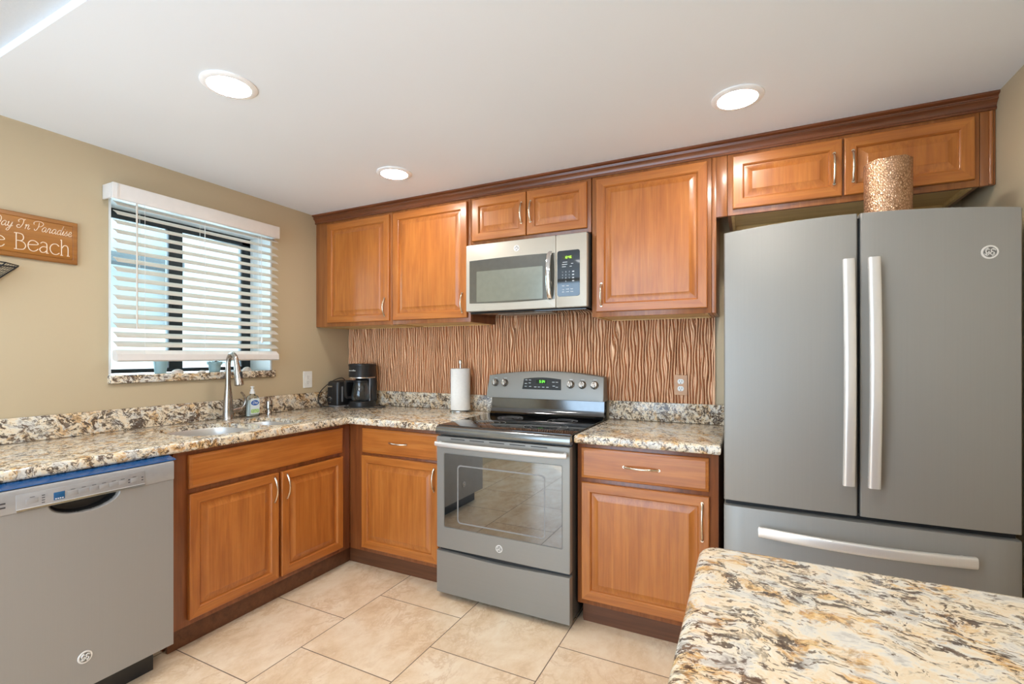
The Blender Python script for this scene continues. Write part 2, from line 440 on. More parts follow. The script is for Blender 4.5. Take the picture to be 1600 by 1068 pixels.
        def inside(p, poly):
            r = False
            for i in range(len(poly)):
                (xa, ya), (xb, yb) = poly[i - 1], poly[i]
                if (ya > p.y) != (yb > p.y) and p.x < (xb - xa) * (p.y - ya) / (yb - ya) + xa: r = not r
            return r
        bad = [f for f in tb.faces if abs(f.normal.z) > .9 and any(inside(f.calc_center_median(), h) for h in holes)]
        bmesh.ops.delete(tb, geom=bad, context='FACES_ONLY')
        bmesh.ops.recalc_face_normals(tb, faces=tb.faces[:])
        return s._merge(tb, m)
    def mesh(s, me, mat, m=0):
        tb = bmesh.new(); tb.from_mesh(me)
        return s._merge(tb, m, mat)
    def build(s, name, mats, parent=None, angle=35, flat=False):
        me = bpy.data.meshes.new(name)
        if parent is not None:
            o_ = origin_of(parent)
            bmesh.ops.translate(s.bm, vec=-o_, verts=s.bm.verts)
        s.bm.to_mesh(me); s.bm.free()
        for mt in (mats if isinstance(mats, (list, tuple)) else [mats]): me.materials.append(mt)
        if not flat:
            for p in me.polygons: p.use_smooth = True
            me.set_sharp_from_angle(angle=math.radians(angle))
        o = bpy.data.objects.new(name, me); COL.objects.link(o)
        if parent is not None: o.parent = parent
        return o
def origin_of(o):
    v = Vector((0, 0, 0))
    while o is not None:
        v += o.location; o = o.parent
    return v
def tag(o, label, cat, group=None):
    o['label'] = label; o['category'] = cat
    if group: o['group'] = group
    return o
def thing(name, label, cat, loc, group=None):
    o = bpy.data.objects.new(name, None); COL.objects.link(o)
    o.location = loc; o.empty_display_size = .05
    return tag(o, label, cat, group)
def struct(o): o['kind'] = 'structure'; return o
def solo(mb, name, mats, label, cat, loc, group=None):
    """thing that is one mesh; its origin set to loc"""
    bmesh.ops.translate(mb.bm, vec=-Vector(loc), verts=mb.bm.verts)
    o = mb.build(name, mats); o.location = loc
    return tag(o, label, cat, group)
def copy_tree(o, loc):
    c = o.copy(); COL.objects.link(c); c.location = loc
    def rec(src, dst):
        for ch in [x for x in bpy.data.objects if x.parent == src]:
            d = ch.copy(); COL.objects.link(d); d.parent = dst; rec(ch, d)
    rec(o, c)
    return c

# frames for flat marks: local X right, Y up, Z out of the surface
def face_y(x, y, z): return Matrix(((1, 0, 0, x), (0, 0, -1, y), (0, 1, 0, z), (0, 0, 0, 1)))      # faces -y
def face_x(x, y, z): return Matrix(((0, 0, 1, x), (1, 0, 0, y), (0, 1, 0, z), (0, 0, 0, 1)))       # faces +x
def text_mesh(txt, size, ext=0.0004, shear=0.0, align='CENTER', spacing=1.0):
    c = bpy.data.curves.new('txt', 'FONT'); c.body = txt; c.size = size; c.extrude = ext; c.shear = shear
    c.align_x = align; c.align_y = 'CENTER'; c.space_character = spacing
    o = bpy.data.objects.new('txt', c); COL.objects.link(o)
    bpy.context.view_layer.update()
    me = bpy.data.meshes.new_from_object(o.evaluated_get(bpy.context.evaluated_depsgraph_get()))
    bpy.data.objects.remove(o); bpy.data.curves.remove(c)
    return me
SEG = {'0': 'abcdef', '1': 'bc', '2': 'abged', '3': 'abgcd', '4': 'fgbc', '5': 'afgcd', '6': 'afgedc', '7': 'abc', '8': 'abcdefg', '9': 'abfgcd'}
def digits(mb, txt, h, mat):
    w = h * .5; t = h * .13; x = 0; L = []
    for ch in txt:
        if ch == ':': L.append((x, ch)); x += w * .6
        else: L.append((x, ch)); x += w * 1.45
    off = x / 2 - w * .2
    for x, ch in L:
        x -= off
        if ch == ':':
            mb.box(x, x + t, -h * .25, -h * .25 + t, 0, .0005, mat=mat); mb.box(x, x + t, h * .15, h * .15 + t, 0, .0005, mat=mat); continue
        R_ = {'a': (x, x + w, h / 2 - t, h / 2), 'g': (x, x + w, -t / 2, t / 2), 'd': (x, x + w, -h / 2, -h / 2 + t),
              'f': (x, x + t, 0, h / 2), 'b': (x + w - t, x + w, 0, h / 2), 'e': (x, x + t, -h / 2, 0), 'c': (x + w - t, x + w, -h / 2, 0)}
        for s_ in SEG[ch]: r = R_[s_]; mb.box(r[0], r[1], r[2], r[3], 0, .0005, mat=mat)
def rrect(x0, x1, y0, y1, r, n=6):
    P_ = []
    for cx, cy, a0 in ((x1 - r, y1 - r, 0), (x0 + r, y1 - r, 90), (x0 + r, y0 + r, 180), (x1 - r, y0 + r, 270)):
        for i in range(n + 1):
            a = math.radians(a0 + 90 * i / n); P_.append((cx + r * math.cos(a), cy + r * math.sin(a)))
    return P_
def plate(mb, poly, t, mat, bev=0.0, m=0):
    """flat plate in a local XY frame, thickness t out of the surface"""
    loops = [[(x, y, 0) for x, y in poly], [(x, y, t - bev) for x, y in poly]]
    if bev > 0:
        cx = sum(p[0] for p in poly) / len(poly); cy = sum(p[1] for p in poly) / len(poly)
        loops.append([(x + (cx - x) / max(math.hypot(cx - x, cy - y), 1e-6) * bev, y + (cy - y) / max(math.hypot(cx - x, cy - y), 1e-6) * bev, t) for x, y in poly])
    mb.rings(loops, m, mat=mat)
def cr(pts, n=8):
    """Catmull-Rom through 2-D or 3-D points"""
    pts = [Vector(p) for p in pts]; o = []
    Q = [pts[0] * 2 - pts[1]] + pts + [pts[-1] * 2 - pts[-2]]
    for i in range(1, len(Q) - 2):
        for k in range(n):
            t = k / n
            o.append(.5 * ((2 * Q[i]) + (Q[i + 1] - Q[i - 1]) * t + (2 * Q[i - 1] - 5 * Q[i] + 4 * Q[i + 1] - Q[i + 2]) * t * t + (3 * Q[i] - Q[i - 1] - 3 * Q[i + 1] + Q[i + 2]) * t ** 3))
    o.append(pts[-1]); return o
def badge(parent, mat, r):
    """round bright badge with a monogram of two looped letters"""
    mb = MB(); plate(mb, [(r * math.cos(a * PI / 16), r * math.sin(a * PI / 16)) for a in range(32)], .002, mat, .0006)
    b = mb.build('badge', M_BADGE, parent)
    b['label'] = 'round bright maker badge'
    mb = MB(); plate(mb, [(.76 * r * math.cos(a * PI / 16), .76 * r * math.sin(a * PI / 16)) for a in range(32)], .0026, mat)
    mb.build('badge_field', M_LOGOF, b)
    mb = MB(); k = r
    G = [(-.06, .34), (-.22, .42), (-.42, .30), (-.46, .06), (-.36, -.14), (-.18, -.10), (-.14, .12), (-.10, -.20), (-.24, -.42), (-.44, -.34), (-.34, -.18), (-.10, -.04)]
    E_ = [(.44, .30), (.28, .42), (.12, .30), (.16, .10), (.30, .04), (.12, -.02), (.04, -.22), (.18, -.40), (.38, -.32), (.46, -.12), (.34, -.04)]
    for st in (G, E_):
        mb.tube([mat @ Vector((p.x * k, p.y * k, .0028)) for p in cr([(a, b_, 0) for a, b_ in st], 5)], .065 * k, 6)
    for q in range(4):
        a0 = q * PI / 2 + .3
        mb.tube([mat @ Vector((k * .64 * math.cos(a0 + t * .12), k * .64 * math.sin(a0 + t * .12), .0027)) for t in range(8)], [.06 * k * (1 - t / 9) + .004 * k for t in range(8)], 6)
    mb.build('monogram', M_BADGE, b)
    return b

# ------------------------------------------------------------------ room dimensions
H = 2.289; XR = 3.653; YF = -4.1; HU = 2.318; YS = -2.117
DU = .329                      # wall cabinet face
FB = .6025                     # base cabinet face
ZB, ZF = 1.489, 1.943          # undersides of wall cabinets
WY0, WY1, WZ0, WZ1 = -1.579, -.684, 1.145, 2.075    # kitchen window opening

# ------------------------------------------------------------------ structure
mb = MB(); mb.box(0, XR + .3, YF, 0, -.05, 0); struct(mb.build('floor', M_TILE, flat=True))
mb = MB(); mb.box(-.25, XR + .3, YS, .1, H, H + .2, m=0); mb.box(-.25, XR + .3, YF, YS, HU, HU + .12, m=1)
struct(mb.build('ceiling', [M_CEIL, M_CEILT], flat=True))
mb = MB()
mb.box(-.25, 0, YF, WY0, 0, 2.5); mb.box(-.25, 0, WY1, .1, 0, 2.5)
mb.box(-.25, 0, WY0, WY1, 0, WZ0); mb.box(-.25, 0, WY0, WY1, WZ1, 2.5)
struct(mb.build('wall_left', M_WALL, flat=True))
mb = MB(); mb.box(0, XR + .3, 0, .1, 0, 2.5); struct(mb.build('wall_back', M_WALL, flat=True))
mb = MB(); mb.box(XR, XR + .3, YF, 0, 0, 2.5); struct(mb.build('wall_right', M_WALL, flat=True))
mb = MB()   # wall behind the camera with a tall glazed opening
mb.box(-.25, .35, YF - .12, YF, 0, 2.5); mb.box(2.55, XR + .3, YF - .12, YF, 0, 2.5); mb.box(.35, 2.55, YF - .12, YF, 2.28, 2.5)
struct(mb.build('wall_front', M_WALL, flat=True))
# outside seen through the kitchen window
mb = MB(); mb.box(-6, -.25, -5, 5, -.06, -.01); struct(mb.build('trim_1', M_CONC, flat=True))
mb = MB(); mb.box(-2.15, -2.0, -.12, 3.5, -.01, 3.2, m=0); mb.box(-2.17, -1.97, -3.5, -.12, -.01, 1.52, m=1)
mb.box(-2.4, -2.25, -3.5, 3, -.01, 2.55, m=0); mb.box(-2.16, -1.96, -3.5, -.13, 2.08, 2.16, m=2)
struct(mb.build('trim_2', [M_OUT, M_OUTW, plain('outside_beam', (0.16, 0.2, 0.23), .7)], flat=True))

# kitchen window: dark aluminium slider
win = bpy.data.objects.new('window_1', None); COL.objects.link(win); win.location = (-.2, -1.13, WZ0); struct(win)
mb = MB()
mb.box(-.245, -.002, WY0 + .001, WY0 + .012, WZ0 + .045, WZ1 - .001); mb.box(-.245, -.002, WY1 - .012, WY1 - .001, WZ0 + .045, WZ1 - .001)
mb.box(-.245, -.002, WY0 + .012, WY1 - .012, WZ1 - .012, WZ1 - .001)
mb.build('reveal_lining', M_REVEAL, win, flat=True)
mb = MB()
fy0, fy1, fz0, fz1 = WY0 + .013, WY1 - .013, 1.191, WZ1 - .013
mb.box(-.24, -.20, fy0, fy1, fz1 - .05, fz1, .003); mb.box(-.24, -.20, fy0, fy1, fz0, fz0 + .022, .003)
mb.box(-.24, -.20, fy0, fy0 + .05, fz0, fz1, .003); mb.box(-.24, -.20, fy1 - .06, fy1, fz0, fz1, .003)
mb.build('window_frame', M_WFRAME, win)
mb = MB(); mb.box(-.238, -.195, -1.202, -1.128, fz0 + .02, fz1 - .045, .003); mb.box(-.196, -.188, -1.185, -1.172, 1.55, 1.66, .003)
mb.build('meeting_rail', M_WFRAME, win)
mb = MB(); mb.box(-.222, -.219, fy0 + .05, -1.2, fz0 + .03, fz1 - .05); mb.build('window_pane', M_GLASS, win, flat=True)
mb = MB(); mb.box(-.214, -.211, -1.13, fy1 - .06, fz0 + .03, fz1 - .05); mb.build('window_pane', M_GLASS, win, flat=True)
mb = MB(); mb.box(-.245, .022, WY0 - .004, WY1 + .012, WZ0 + .002, 1.189, .006, 3)
# the sill must clear the side walls: narrow inside the opening
o = mb.build('window_sill', M_GRANB, win)
o['label'] = 'speckled granite window sill'

# ------------------------------------------------------------------ cabinetry
def raised(mb, ax, u0, u1, z0, z1, face, frame=.046, bevel=.028, th=.019, fields=True):
    """raised panel door; ax 'y' faces -y, ax 'x' faces +x. materials: 0 vertical grain, 1 horizontal grain"""
    pr = [(0, th), (0, .004), (.0015, .0015), (.004, 0), (frame - .004, 0), (frame - .002, .0025), (frame + .001, .005), (frame + .003, .0115), (frame + .006, .0115), (frame + .006 + bevel, .0025), (frame + .008 + bevel, .0012)]
    if not fields: pr = [(0, th), (0, .006), (.003, .0035), (.009, .002), (.013, 0)]
    loops = []
    for d, dep in pr:
        q = [(u0 + d, z0 + d), (u1 - d, z0 + d), (u1 - d, z1 - d), (u0 + d, z1 - d)]
        loops.append([(u, face + dep, z) if ax == 'y' else (face - dep, u, z) for u, z in q])
    tb = bmesh.new(); R_ = [[tb.verts.new(p) for p in lp] for lp in loops]
    for k, (a, b) in enumerate(zip(R_[:-1], R_[1:])):
        for i in range(4):
            f = tb.faces.new((a[i], a[(i + 1) % 4], b[(i + 1) % 4], b[i]))
            f.material_index = (1 if i in (0, 2) else 0) if (fields and k < 8) else (0 if fields else 1)
    f = tb.faces.new(R_[-1]); f.material_index = 0 if fields else 1
    tb.faces.new(list(reversed(R_[0])))
    bmesh.ops.recalc_face_normals(tb, faces=tb.faces[:])
    mb._merge(tb)
def pull(parent, p0, p1, out, lab=None):
    p0, p1, out = Vector(p0), Vector(p1), Vector(out); pts = []; r = []; ry = []
    N_ = 20
    for i in range(N_ + 1):
        t = i / N_; s_ = math.sin(PI * t)
        pts.append(p0.lerp(p1, t) + out * (.026 * s_ ** .75 + .0005)); r.append(.0034 + .0022 * abs(math.cos(PI * t)) ** 2); ry.append(.0055 - .001 * s_)
    mb = MB(); mb.tube(pts, r, 10, ry=ry, up=out)
    for p in (p0, p1): mb.tube([p, p + out * .006], .006, 10)
    return mb.build('handle', M_PULL, parent)
def door(parent, ax, u0, u1, z0, z1, face, hinge, hz=None, hoff=.03, hlen=.115, fields=True, name='door', frame=.046):
    mb = MB(); raised(mb, ax, u0, u1, z0, z1, face, fields=fields, frame=frame)
    d = mb.build(name, [M_WZ, M_WX if ax == 'y' else M_WY], parent, 20)
    out = Vector((0, -1, 0)) if ax == 'y' else Vector((1, 0, 0))
    pt = (lambda u, z: (u, face, z)) if ax == 'y' else (lambda u, z: (face, u, z))
    if hinge in ('L', 'R'):
        hu = u1 - hoff if hinge == 'L' else u0 + hoff
        pull(d, pt(hu, hz), pt(hu, hz + hlen), out)
    elif hinge == 'H':
        c = (u0 + u1) / 2; zc = (z0 + z1) / 2
        pull(d, pt(c - hlen / 2, zc), pt(c + hlen / 2, zc), out)
    return d
def wall_cab(x0, x1, z0, label, top=2.236):
    t = thing('wall_cabinet', label, 'cabinet', ((x0 + x1) / 2, -.16, z0), 'wall cabinets along the back wall')
    mb = MB(); e = .0008; rc = .02 if z0 > 1.6 and x0 > 2 else .007
    mb.box(x0 + e, x1 - e, -DU + .019, -.022, z0 + rc, 2.26)
    mb.box(x0 + e, x0 + .016, -DU + .019, -.022, z0, z0 + rc); mb.box(x1 - .016, x1 - e, -DU + .019, -.022, z0, z0 + rc)
    mb.build('body', M_FR, t, flat=True)
    mb = MB(); mb.box(x0 + .017, x1 - .017, -DU + .02, -.024, z0 + rc - .0045, z0 + rc - .0005)
    mb.box(x0 + .017, x1 - .017, -.035, -.024, z0 - .002, z0 + rc - .0045); mb.box(x0 + .0165, x0 + .030, -DU + .02, -.035, z0 - .002, z0 + rc - .0045); mb.box(x1 - .030, x1 - .0165, -DU + .02, -.035, z0 - .002, z0 + rc - .0045)
    mb.build('underside', M_MAPLE, t, flat=True)['label'] = 'pale maple underside'
    mb = MB(); mb.box(x0 + e, x1 - e, -DU, -DU + .019, z0, 2.26, .0015)
    mb.build('face_frame', M_FRL, t)
    return t
M_FRL = wood('cherry_face_frame', 'z', (0.25, 0.080, 0.020), (0.36, 0.122, 0.031), (0.46, 0.175, 0.048))
M_FRSHADE = wood('cherry_base_frame_shaded', 'z', (0.17, 0.048, 0.014), (0.26, 0.078, 0.022), (0.35, 0.115, 0.033))  # same cherry finish, darkened to hold the shade under the counter overhang
FD = -.3485
zt, zb_ = 2.212, 1.514
c = wall_cab(.0015, .703, ZB, 'upper cabinet in the corner against the left wall, reflecting the window')
door(c, 'y', .127, .686, zb_, zt, FD, 'L', 1.545)
c = wall_cab(.703, 1.304, ZB, 'upper cabinet second from the left wall, directly left of the microwave')
door(c, 'y', .719, 1.286, zb_, zt, FD, 'L', 1.545)
c = wall_cab(1.304, 2.052, ZF, 'short two-door upper cabinet directly above the microwave')
door(c, 'y', 1.322, 1.676, 1.965, zt, FD, 'L', 2.035, .026, .115); door(c, 'y', 1.681, 2.031, 1.965, zt, FD, 'R', 2.035, .026, .115)
c = wall_cab(2.055, 2.644, ZB, 'tall single-door upper cabinet between the microwave and the refrigerator')
door(c, 'y', 2.082, 2.626, zb_, zt, FD, 'R', 1.545)
c = wall_cab(2.7125, 3.606, ZF, 'wide two-door upper cabinet above the refrigerator')
door(c, 'y', 2.735, 3.160, 1.968, zt, FD, 'L', 2.02, .03, .13); door(c, 'y', 3.167, 3.588, 1.968, zt, FD, 'R', 2.02, .03, .13)
# filler strips either side
mb = MB(); mb.box(2.645, 2.664, -DU, -.024, ZB, 2.26, .001)
mb.box(2.664, 2.7118, -DU, -DU + .019, ZF, 2.26, .001)
solo(mb, 'filler_panel', M_FRL, 'wood filler strip between the tall upper cabinet and the one over the refrigerator', 'filler', (2.66, -.2, ZB))
mb = MB(); mb.box(3.6068, XR - .001, -DU, -DU + .019, ZF, 2.26, .001); mb.tube([(3.638, -DU - .002, ZF + .002), (3.638, -DU - .002, 2.226)], .0075, 12)
solo(mb, 'filler_panel', M_FRL, 'narrow wood filler with bead where the upper cabinets meet the right wall', 'filler', (3.63, -DU, ZF))
# crown moulding
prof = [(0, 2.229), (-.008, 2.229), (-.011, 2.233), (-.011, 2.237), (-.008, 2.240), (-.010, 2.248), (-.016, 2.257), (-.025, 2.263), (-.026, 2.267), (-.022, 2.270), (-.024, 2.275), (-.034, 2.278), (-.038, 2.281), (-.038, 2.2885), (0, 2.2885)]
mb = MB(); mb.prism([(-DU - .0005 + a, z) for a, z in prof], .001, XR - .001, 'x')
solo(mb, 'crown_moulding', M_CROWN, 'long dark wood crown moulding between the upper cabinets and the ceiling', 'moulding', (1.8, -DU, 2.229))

def base_frame(t, name='body'): pass
# sink base on the left wall
t = thing('base_cabinet', 'two-door base cabinet under the sink, beside the dishwasher', 'cabinet', (.3, -1.1, 0), 'base cabinets')
mb = MB(); mb.box(.022, .52, -1.611, -.604, .001, .12); mb.box(.022, .53, -1.611, -1.595, .12, .868); mb.box(.022, .53, -.62, -.604, .12, .868); mb.box(.022, .53, -1.595, -.62, .12, .14)
mb.build('body', M_FR, t, flat=True)
mb = MB()
y0, y1 = -1.611, -.6035
for a, b in ((y0, -1.545), (-.685, y1)): mb.box(FB - .019, FB, a, b, .105, .869, .001)
for a, b in ((.105, .145), (.67, .72), (.84, .869)): mb.box(FB - .0185, FB - .0003, -1.545, -.685, a, b, .001)
mb.box(FB - .0185, FB - .0003, -1.125, -1.08, .145, .67, .001)
mb.box(.53, FB - .02, y0, y0 + .015, .105, .869)
mb.build('face_frame', M_FRSHADE, t)
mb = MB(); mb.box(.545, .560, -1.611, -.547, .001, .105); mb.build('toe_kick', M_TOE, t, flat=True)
FX = FB + .0195
door(t, 'x', -1.554, -.674, .704, .851, FX, None, fields=False, name='false_drawer_front')
door(t, 'x', -1.554, -1.112, .132, .679, FX, 'L', .535, .028, .125)
door(t, 'x', -1.094, -.674, .132, .679, FX, 'R', .535, .028, .125)
# corner base
t = thing('base_cabinet', 'corner base cabinet with one drawer and door, left of the range', 'cabinet', (.95, -.3, 0), 'base cabinets')
mb = MB(); mb.box(.605, 1.2995, -.583, -.022, .106, .869); mb.box(.605, 1.2995, -.545, -.022, .001, .106); mb.build('body', M_FR, t, flat=True)
mb = MB(); mb.box(.6035, 1.2995, -FB, -.5835, .105, .869, .001); mb.build('face_frame', M_FRSHADE, t)
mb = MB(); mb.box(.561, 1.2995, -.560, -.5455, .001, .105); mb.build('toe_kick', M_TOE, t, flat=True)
door(t, 'y', .715, 1.272, .704, .849, -FX, 'H', fields=False, name='drawer', hlen=.125)
door(t, 'y', .712, 1.272, .132, .687, -FX, 'L', .535, .026, .125)
# right base
t = thing('base_cabinet', 'base cabinet with one drawer and door, between the range and the refrigerator', 'cabinet', (2.38, -.3, 0), 'base cabinets')
mb = MB(); mb.box(2.067, 2.688, -.583, -.022, .106, .869); mb.box(2.075, 2.688, -.545, -.022, .001, .106); mb.build('body', M_FR, t, flat=True)
mb = MB(); mb.box(2.067, 2.688, -FB, -.5835, .105, .869, .001); mb.build('face_frame', M_FRSHADE, t)
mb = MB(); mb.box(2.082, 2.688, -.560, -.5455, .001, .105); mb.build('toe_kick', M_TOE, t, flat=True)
door(t, 'y', 2.090, 2.651, .708, .850, -FX, 'H', fields=False, name='drawer', hlen=.155)
door(t, 'y', 2.090, 2.653, .132, .687, -FX, 'L', .50, .028, .16)

# ------------------------------------------------------------------ counters
CP = [(.014, .914), (.009, .9133), (.0045, .911), (.0012, .907), (0, .902), (0, .884), (.0012, .879), (.0045, .875), (.009, .8727), (.014, .872)]
def bowl_outline(x0, x1, y0, y1, r, n=7): return rrect(x0, x1, y0, y1, r, n)
SB = [(.158, .575, -1.492, -1.125, .13), (.185, .570, -1.095, -.875, .10)]
CE = .645
outer = [(.001, -2.6), (CE, -2.6), (CE, -CE - .012), (1.3035, -CE - .006), (1.3035, -.001), (.001, -.001)]
t = thing('countertop', 'L-shaped speckled granite countertop holding the sink and coffee maker', 'countertop', (.4, -1.0, .914), 'granite countertops')
mb = MB(); mb.fill(outer, [list(reversed(bowl_outline(*b))) for b in SB], .872, .914, CP); mb.build('slab', M_GRAN, t)
mb = MB(); mb.box(.0012, .022, -2.6, -.0012, .9145, 1.021, .003); mb.build('backsplash', M_GRANB, t)
mb = MB(); mb.box(.0225, 1.3035, -.021, -.0012, .9145, 1.021, .003); mb.build('backsplash', M_GRANB, t)
t = thing('countertop', 'short granite countertop between the range and the refrigerator', 'countertop', (2.38, -.3, .914), 'granite countertops')
mb = MB(); mb.fill([(2.065, -CE - .006), (2.699, -CE - .006), (2.699, -.001), (2.065, -.001)], [], .872, .914, CP); mb.build('slab', M_GRAN, t)
mb = MB(); mb.box(2.0655, 2.699, -.021, -.0012, .9145, 1.021, .003); mb.build('backsplash', M_GRANB, t)
# island
t = thing('countertop', 'large granite island countertop in the right foreground', 'countertop', (3.1, -2.1, .914), 'granite countertops')
ip = [(.022, .914), (.014, .9128), (.007, .909), (.002, .903), (0, .896), (0, .888), (.002, .881), (.007, .876), (.014, .8727), (.022, .872)]
mb = MB(); mb.fill(rrect(2.712, XR - .03, -2.46, -1.772, .035, 6), [], .872, .914, list(ip)); mb.build('slab', M_GRANI, t)
t = thing('kitchen_island', 'wood island base under the large foreground granite top', 'cabinet', (3.15, -2.12, 0))
mb = MB(); mb.box(2.76, XR - .06, -2.40, -1.83, .10, .871, .002); mb.build('body', M_FRL, t)
mb = MB(); mb.box(2.80, XR - .09, -2.35, -1.88, .001, .10); mb.build('toe_kick', M_TOE, t, flat=True)
mb = MB(); raised(mb, 'y', 2.80, 3.17, .14, .84, -2.4195); mb.build('door', [M_WZ, M_WX], t, 20)
mb = MB(); raised(mb, 'y', 3.19, 3.56, .14, .84, -2.4195); mb.build('door', [M_WZ, M_WX], t, 20)

# ------------------------------------------------------------------ wavy wall panel behind the counters
def wave_panel():
    x0, x1, z0, z1 = .001, 2.637, 1.0215, 1.56
    nx, nz = 2900, 40
    rnd = random.Random(5)
    W_ = []
    for _ in range(14):
        kx = rnd.uniform(45, 165); kz = rnd.uniform(8, 30) * rnd.choice((-1, 1)); W_.append((kx, kz, rnd.uniform(0, 6.28), rnd.uniform(.5, 1.0) * .105 / kx))
    pitch = .0176
    rows = []
    for j in range(nz + 1):
        z = z0 + (z1 - z0) * j / nz; row = []
        for i in range(nx + 1):
            x = x0 + (x1 - x0) * i / nx
            w, dw = x, 1.0
            for a, b, p, am in W_:
                q = a * x + b * (z - 1) + p; w += am * math.sin(q); dw += am * a * math.cos(q)
            fr = abs((w / pitch) % 1.0 - .5)
            t_ = min(1.0, fr / (.47 * max(.82, min(1.05, dw))))
            h = (1 - t_ ** 2.6) ** .7        # rounded reed of nearly constant width
            row.append((x, -.0035 - .0165 * h, z))
        rows.append(row)
    mb = MB(); mb.grid(rows)
    mb.box(x0, x1, -.0032, -.0008, z0, z1)
    mb.box(x1, x1 + .004, -.020, -.0008, z0, z1)
    return solo(mb, 'backsplash_panel', M_PANEL, 'bronze wavy ribbed wall panel behind the range and coffee maker', 'wall panel', (1.3, -.001, z0))
wave_panel()

# ------------------------------------------------------------------ sink
t = thing('kitchen_sink', 'stainless steel double-bowl sink set into the left granite counter', 'sink', (.38, -1.17, .87))
for (x0, x1, y0, y1, r) in SB:
    g = .006; loops = []
    for d, z in ((.0006, .892), (.0035, .8922), (.006, .886), (.009, .85), (.014, .74), (.034, .712), (.074, .704)):
        loops.append([(a, b, z) for a, b in rrect(x0 + d, x1 - d, y0 + d, y1 - d, max(r - d * .8, .02), 7)])
    cx, cy = (x0 + x1) / 2, (y0 + y1) / 2
    loops.append([(cx + (a - cx) * .35, cy + (b - cy) * .35, .7015) for a, b, _ in loops[-1]])
    mb = MB(); mb.rings(loops, 0, False, True)
    b_ = mb.build('bowl', M_SINK, t)
    mb = MB(); mb.lathe([(.001, .703), (.02, .703), (.034, .7045), (.042, .7045), (.045, .7025)], (cx, cy, 0), 28); mb.build('drain', M_CHROME, b_)
# faucet
t = thing('kitchen_faucet', 'tall brushed nickel pull-down faucet behind the sink', 'faucet', (.092, -1.04, .914))
mb = MB(); mb.lathe([(.0305, .9145), (.0305, .918), (.028, .922), (.0275, .96), (.0255, 1.0), (.0205, 1.06), (.0165, 1.10), (.0145, 1.13)], (.092, -1.04, 0), 32); mb.build('body', M_NICKEL, t)
pts = [(.092, -1.04, 1.13 + .012 * i) for i in range(9)]
R0 = .0385
for i in range(1, 17):
    a = PI * i / 16 * .92; pts.append((.092 + R0 - R0 * math.cos(a), -1.04, 1.226 + 1.75 * R0 * math.sin(a)))
mb = MB(); mb.tube(pts, [.0145 - .00005 * i for i in range(len(pts))], 20); mb.build('spout', M_NICKEL, t)
e = Vector(pts[-1]); dn = (Vector(pts[-1]) - Vector(pts[-2])).normalized()
mb = MB(); mb.tube([e, e + dn * .03, e + dn * .06, e + dn * .10, e + dn * .128, e + dn * .131], [.0145, .0168, .0192, .0228, .0240, .0215], 24); sp = mb.build('spray_head', M_NICKEL, t)
q = e + dn * .07; mb = MB(); mb.tube([q + Vector((.0175, .006, .018)), q + Vector((.0200, .006, 0)), q + Vector((.0215, .006, -.018))], .0055, 10, ry=.008); mb.build('spray_button', M_BLACK, sp)
mb = MB(); mb.tube([(.092, -1.02, .962), (.093, -.985, .965), (.094, -.962, .968)], .0165, 20); h = mb.build('handle_hub', M_NICKEL, t)
mb = MB(); mb.tube(cr([(.094, -.966, .972), (.10, -.948, .99), (.105, -.942, 1.02), (.103, -.952, 1.05), (.10, -.966, 1.068)], 6), .0062, 12, ry=.0085); mb.build('lever', M_NICKEL, h)
# soap bottle
t = thing('soap_bottle', 'clear hand soap bottle with blue oval label beside the faucet', 'bottle', (.085, -.883, .914))
def oval(cx, cy, a, b, z, n=28, p=2.6):
    return [(cx + a * math.copysign(abs(math.cos(2 * PI * i / n)) ** (2 / p), math.cos(2 * PI * i / n)), cy + b * math.copysign(abs(math.sin(2 * PI * i / n)) ** (2 / p), math.sin(2 * PI * i / n)), z) for i in range(n)]
bx, by = .085, -.883
mb = MB(); mb.rings([oval(bx, by, .020, .038, .9150), oval(bx, by, .024, .042, .920), oval(bx, by, .0235, .041, .97), oval(bx, by, .021, .037, 1.02), oval(bx, by, .019, .033, 1.036), oval(bx, by, .0135, .016, 1.046, p=2), oval(bx, by, .013, .014, 1.052, p=2)])
mb.build('bottle', M_SOAP, t)
mb = MB(); mb.rings([oval(bx, by, .019, .037, .918), oval(bx, by, .0205, .0385, .965), oval(bx, by, .018, .034, 1.015)]); mb.build('liquid_soap', plain('clear_soap_liquid', (0.70, 0.76, 0.74), .15), t)
mb = MB(); mb.lathe([(.0155, 1.0525), (.0155, 1.064), (.011, 1.068), (.0105, 1.080), (.006, 1.083), (.006, 1.090), (.011, 1.091), (.011, 1.097), (.004, 1.098)], (bx, by, 0), 20); mb.build('cap', M_WHITEP, t)
Fm = face_x(bx + .0238, by, .972)
mb = MB(); plate(mb, rrect(-.030, .030, -.042, .052, .008), .0004, Fm); lb = mb.build('label_sheet', M_SOAPLBL, t)
mb = MB(); plate(mb, [(.026 * math.cos(a * PI / 14), .026 + .016 * math.sin(a * PI / 14)) for a in range(28)], .0008, Fm); mb.build('label_oval', M_SOAPBLUE, lb)
mb = MB(); mb.mesh(text_mesh('Dial', .022, .0004, .3), Fm @ Matrix.Translation((0, .026, .0011))); mb.build('lettering', M_WHITEP, lb)
mb = MB(); plate(mb, rrect(-.027, .027, -.036, -.012, .008), .0007, Fm); mb.build('label_band', M_SOAPGREEN, lb)
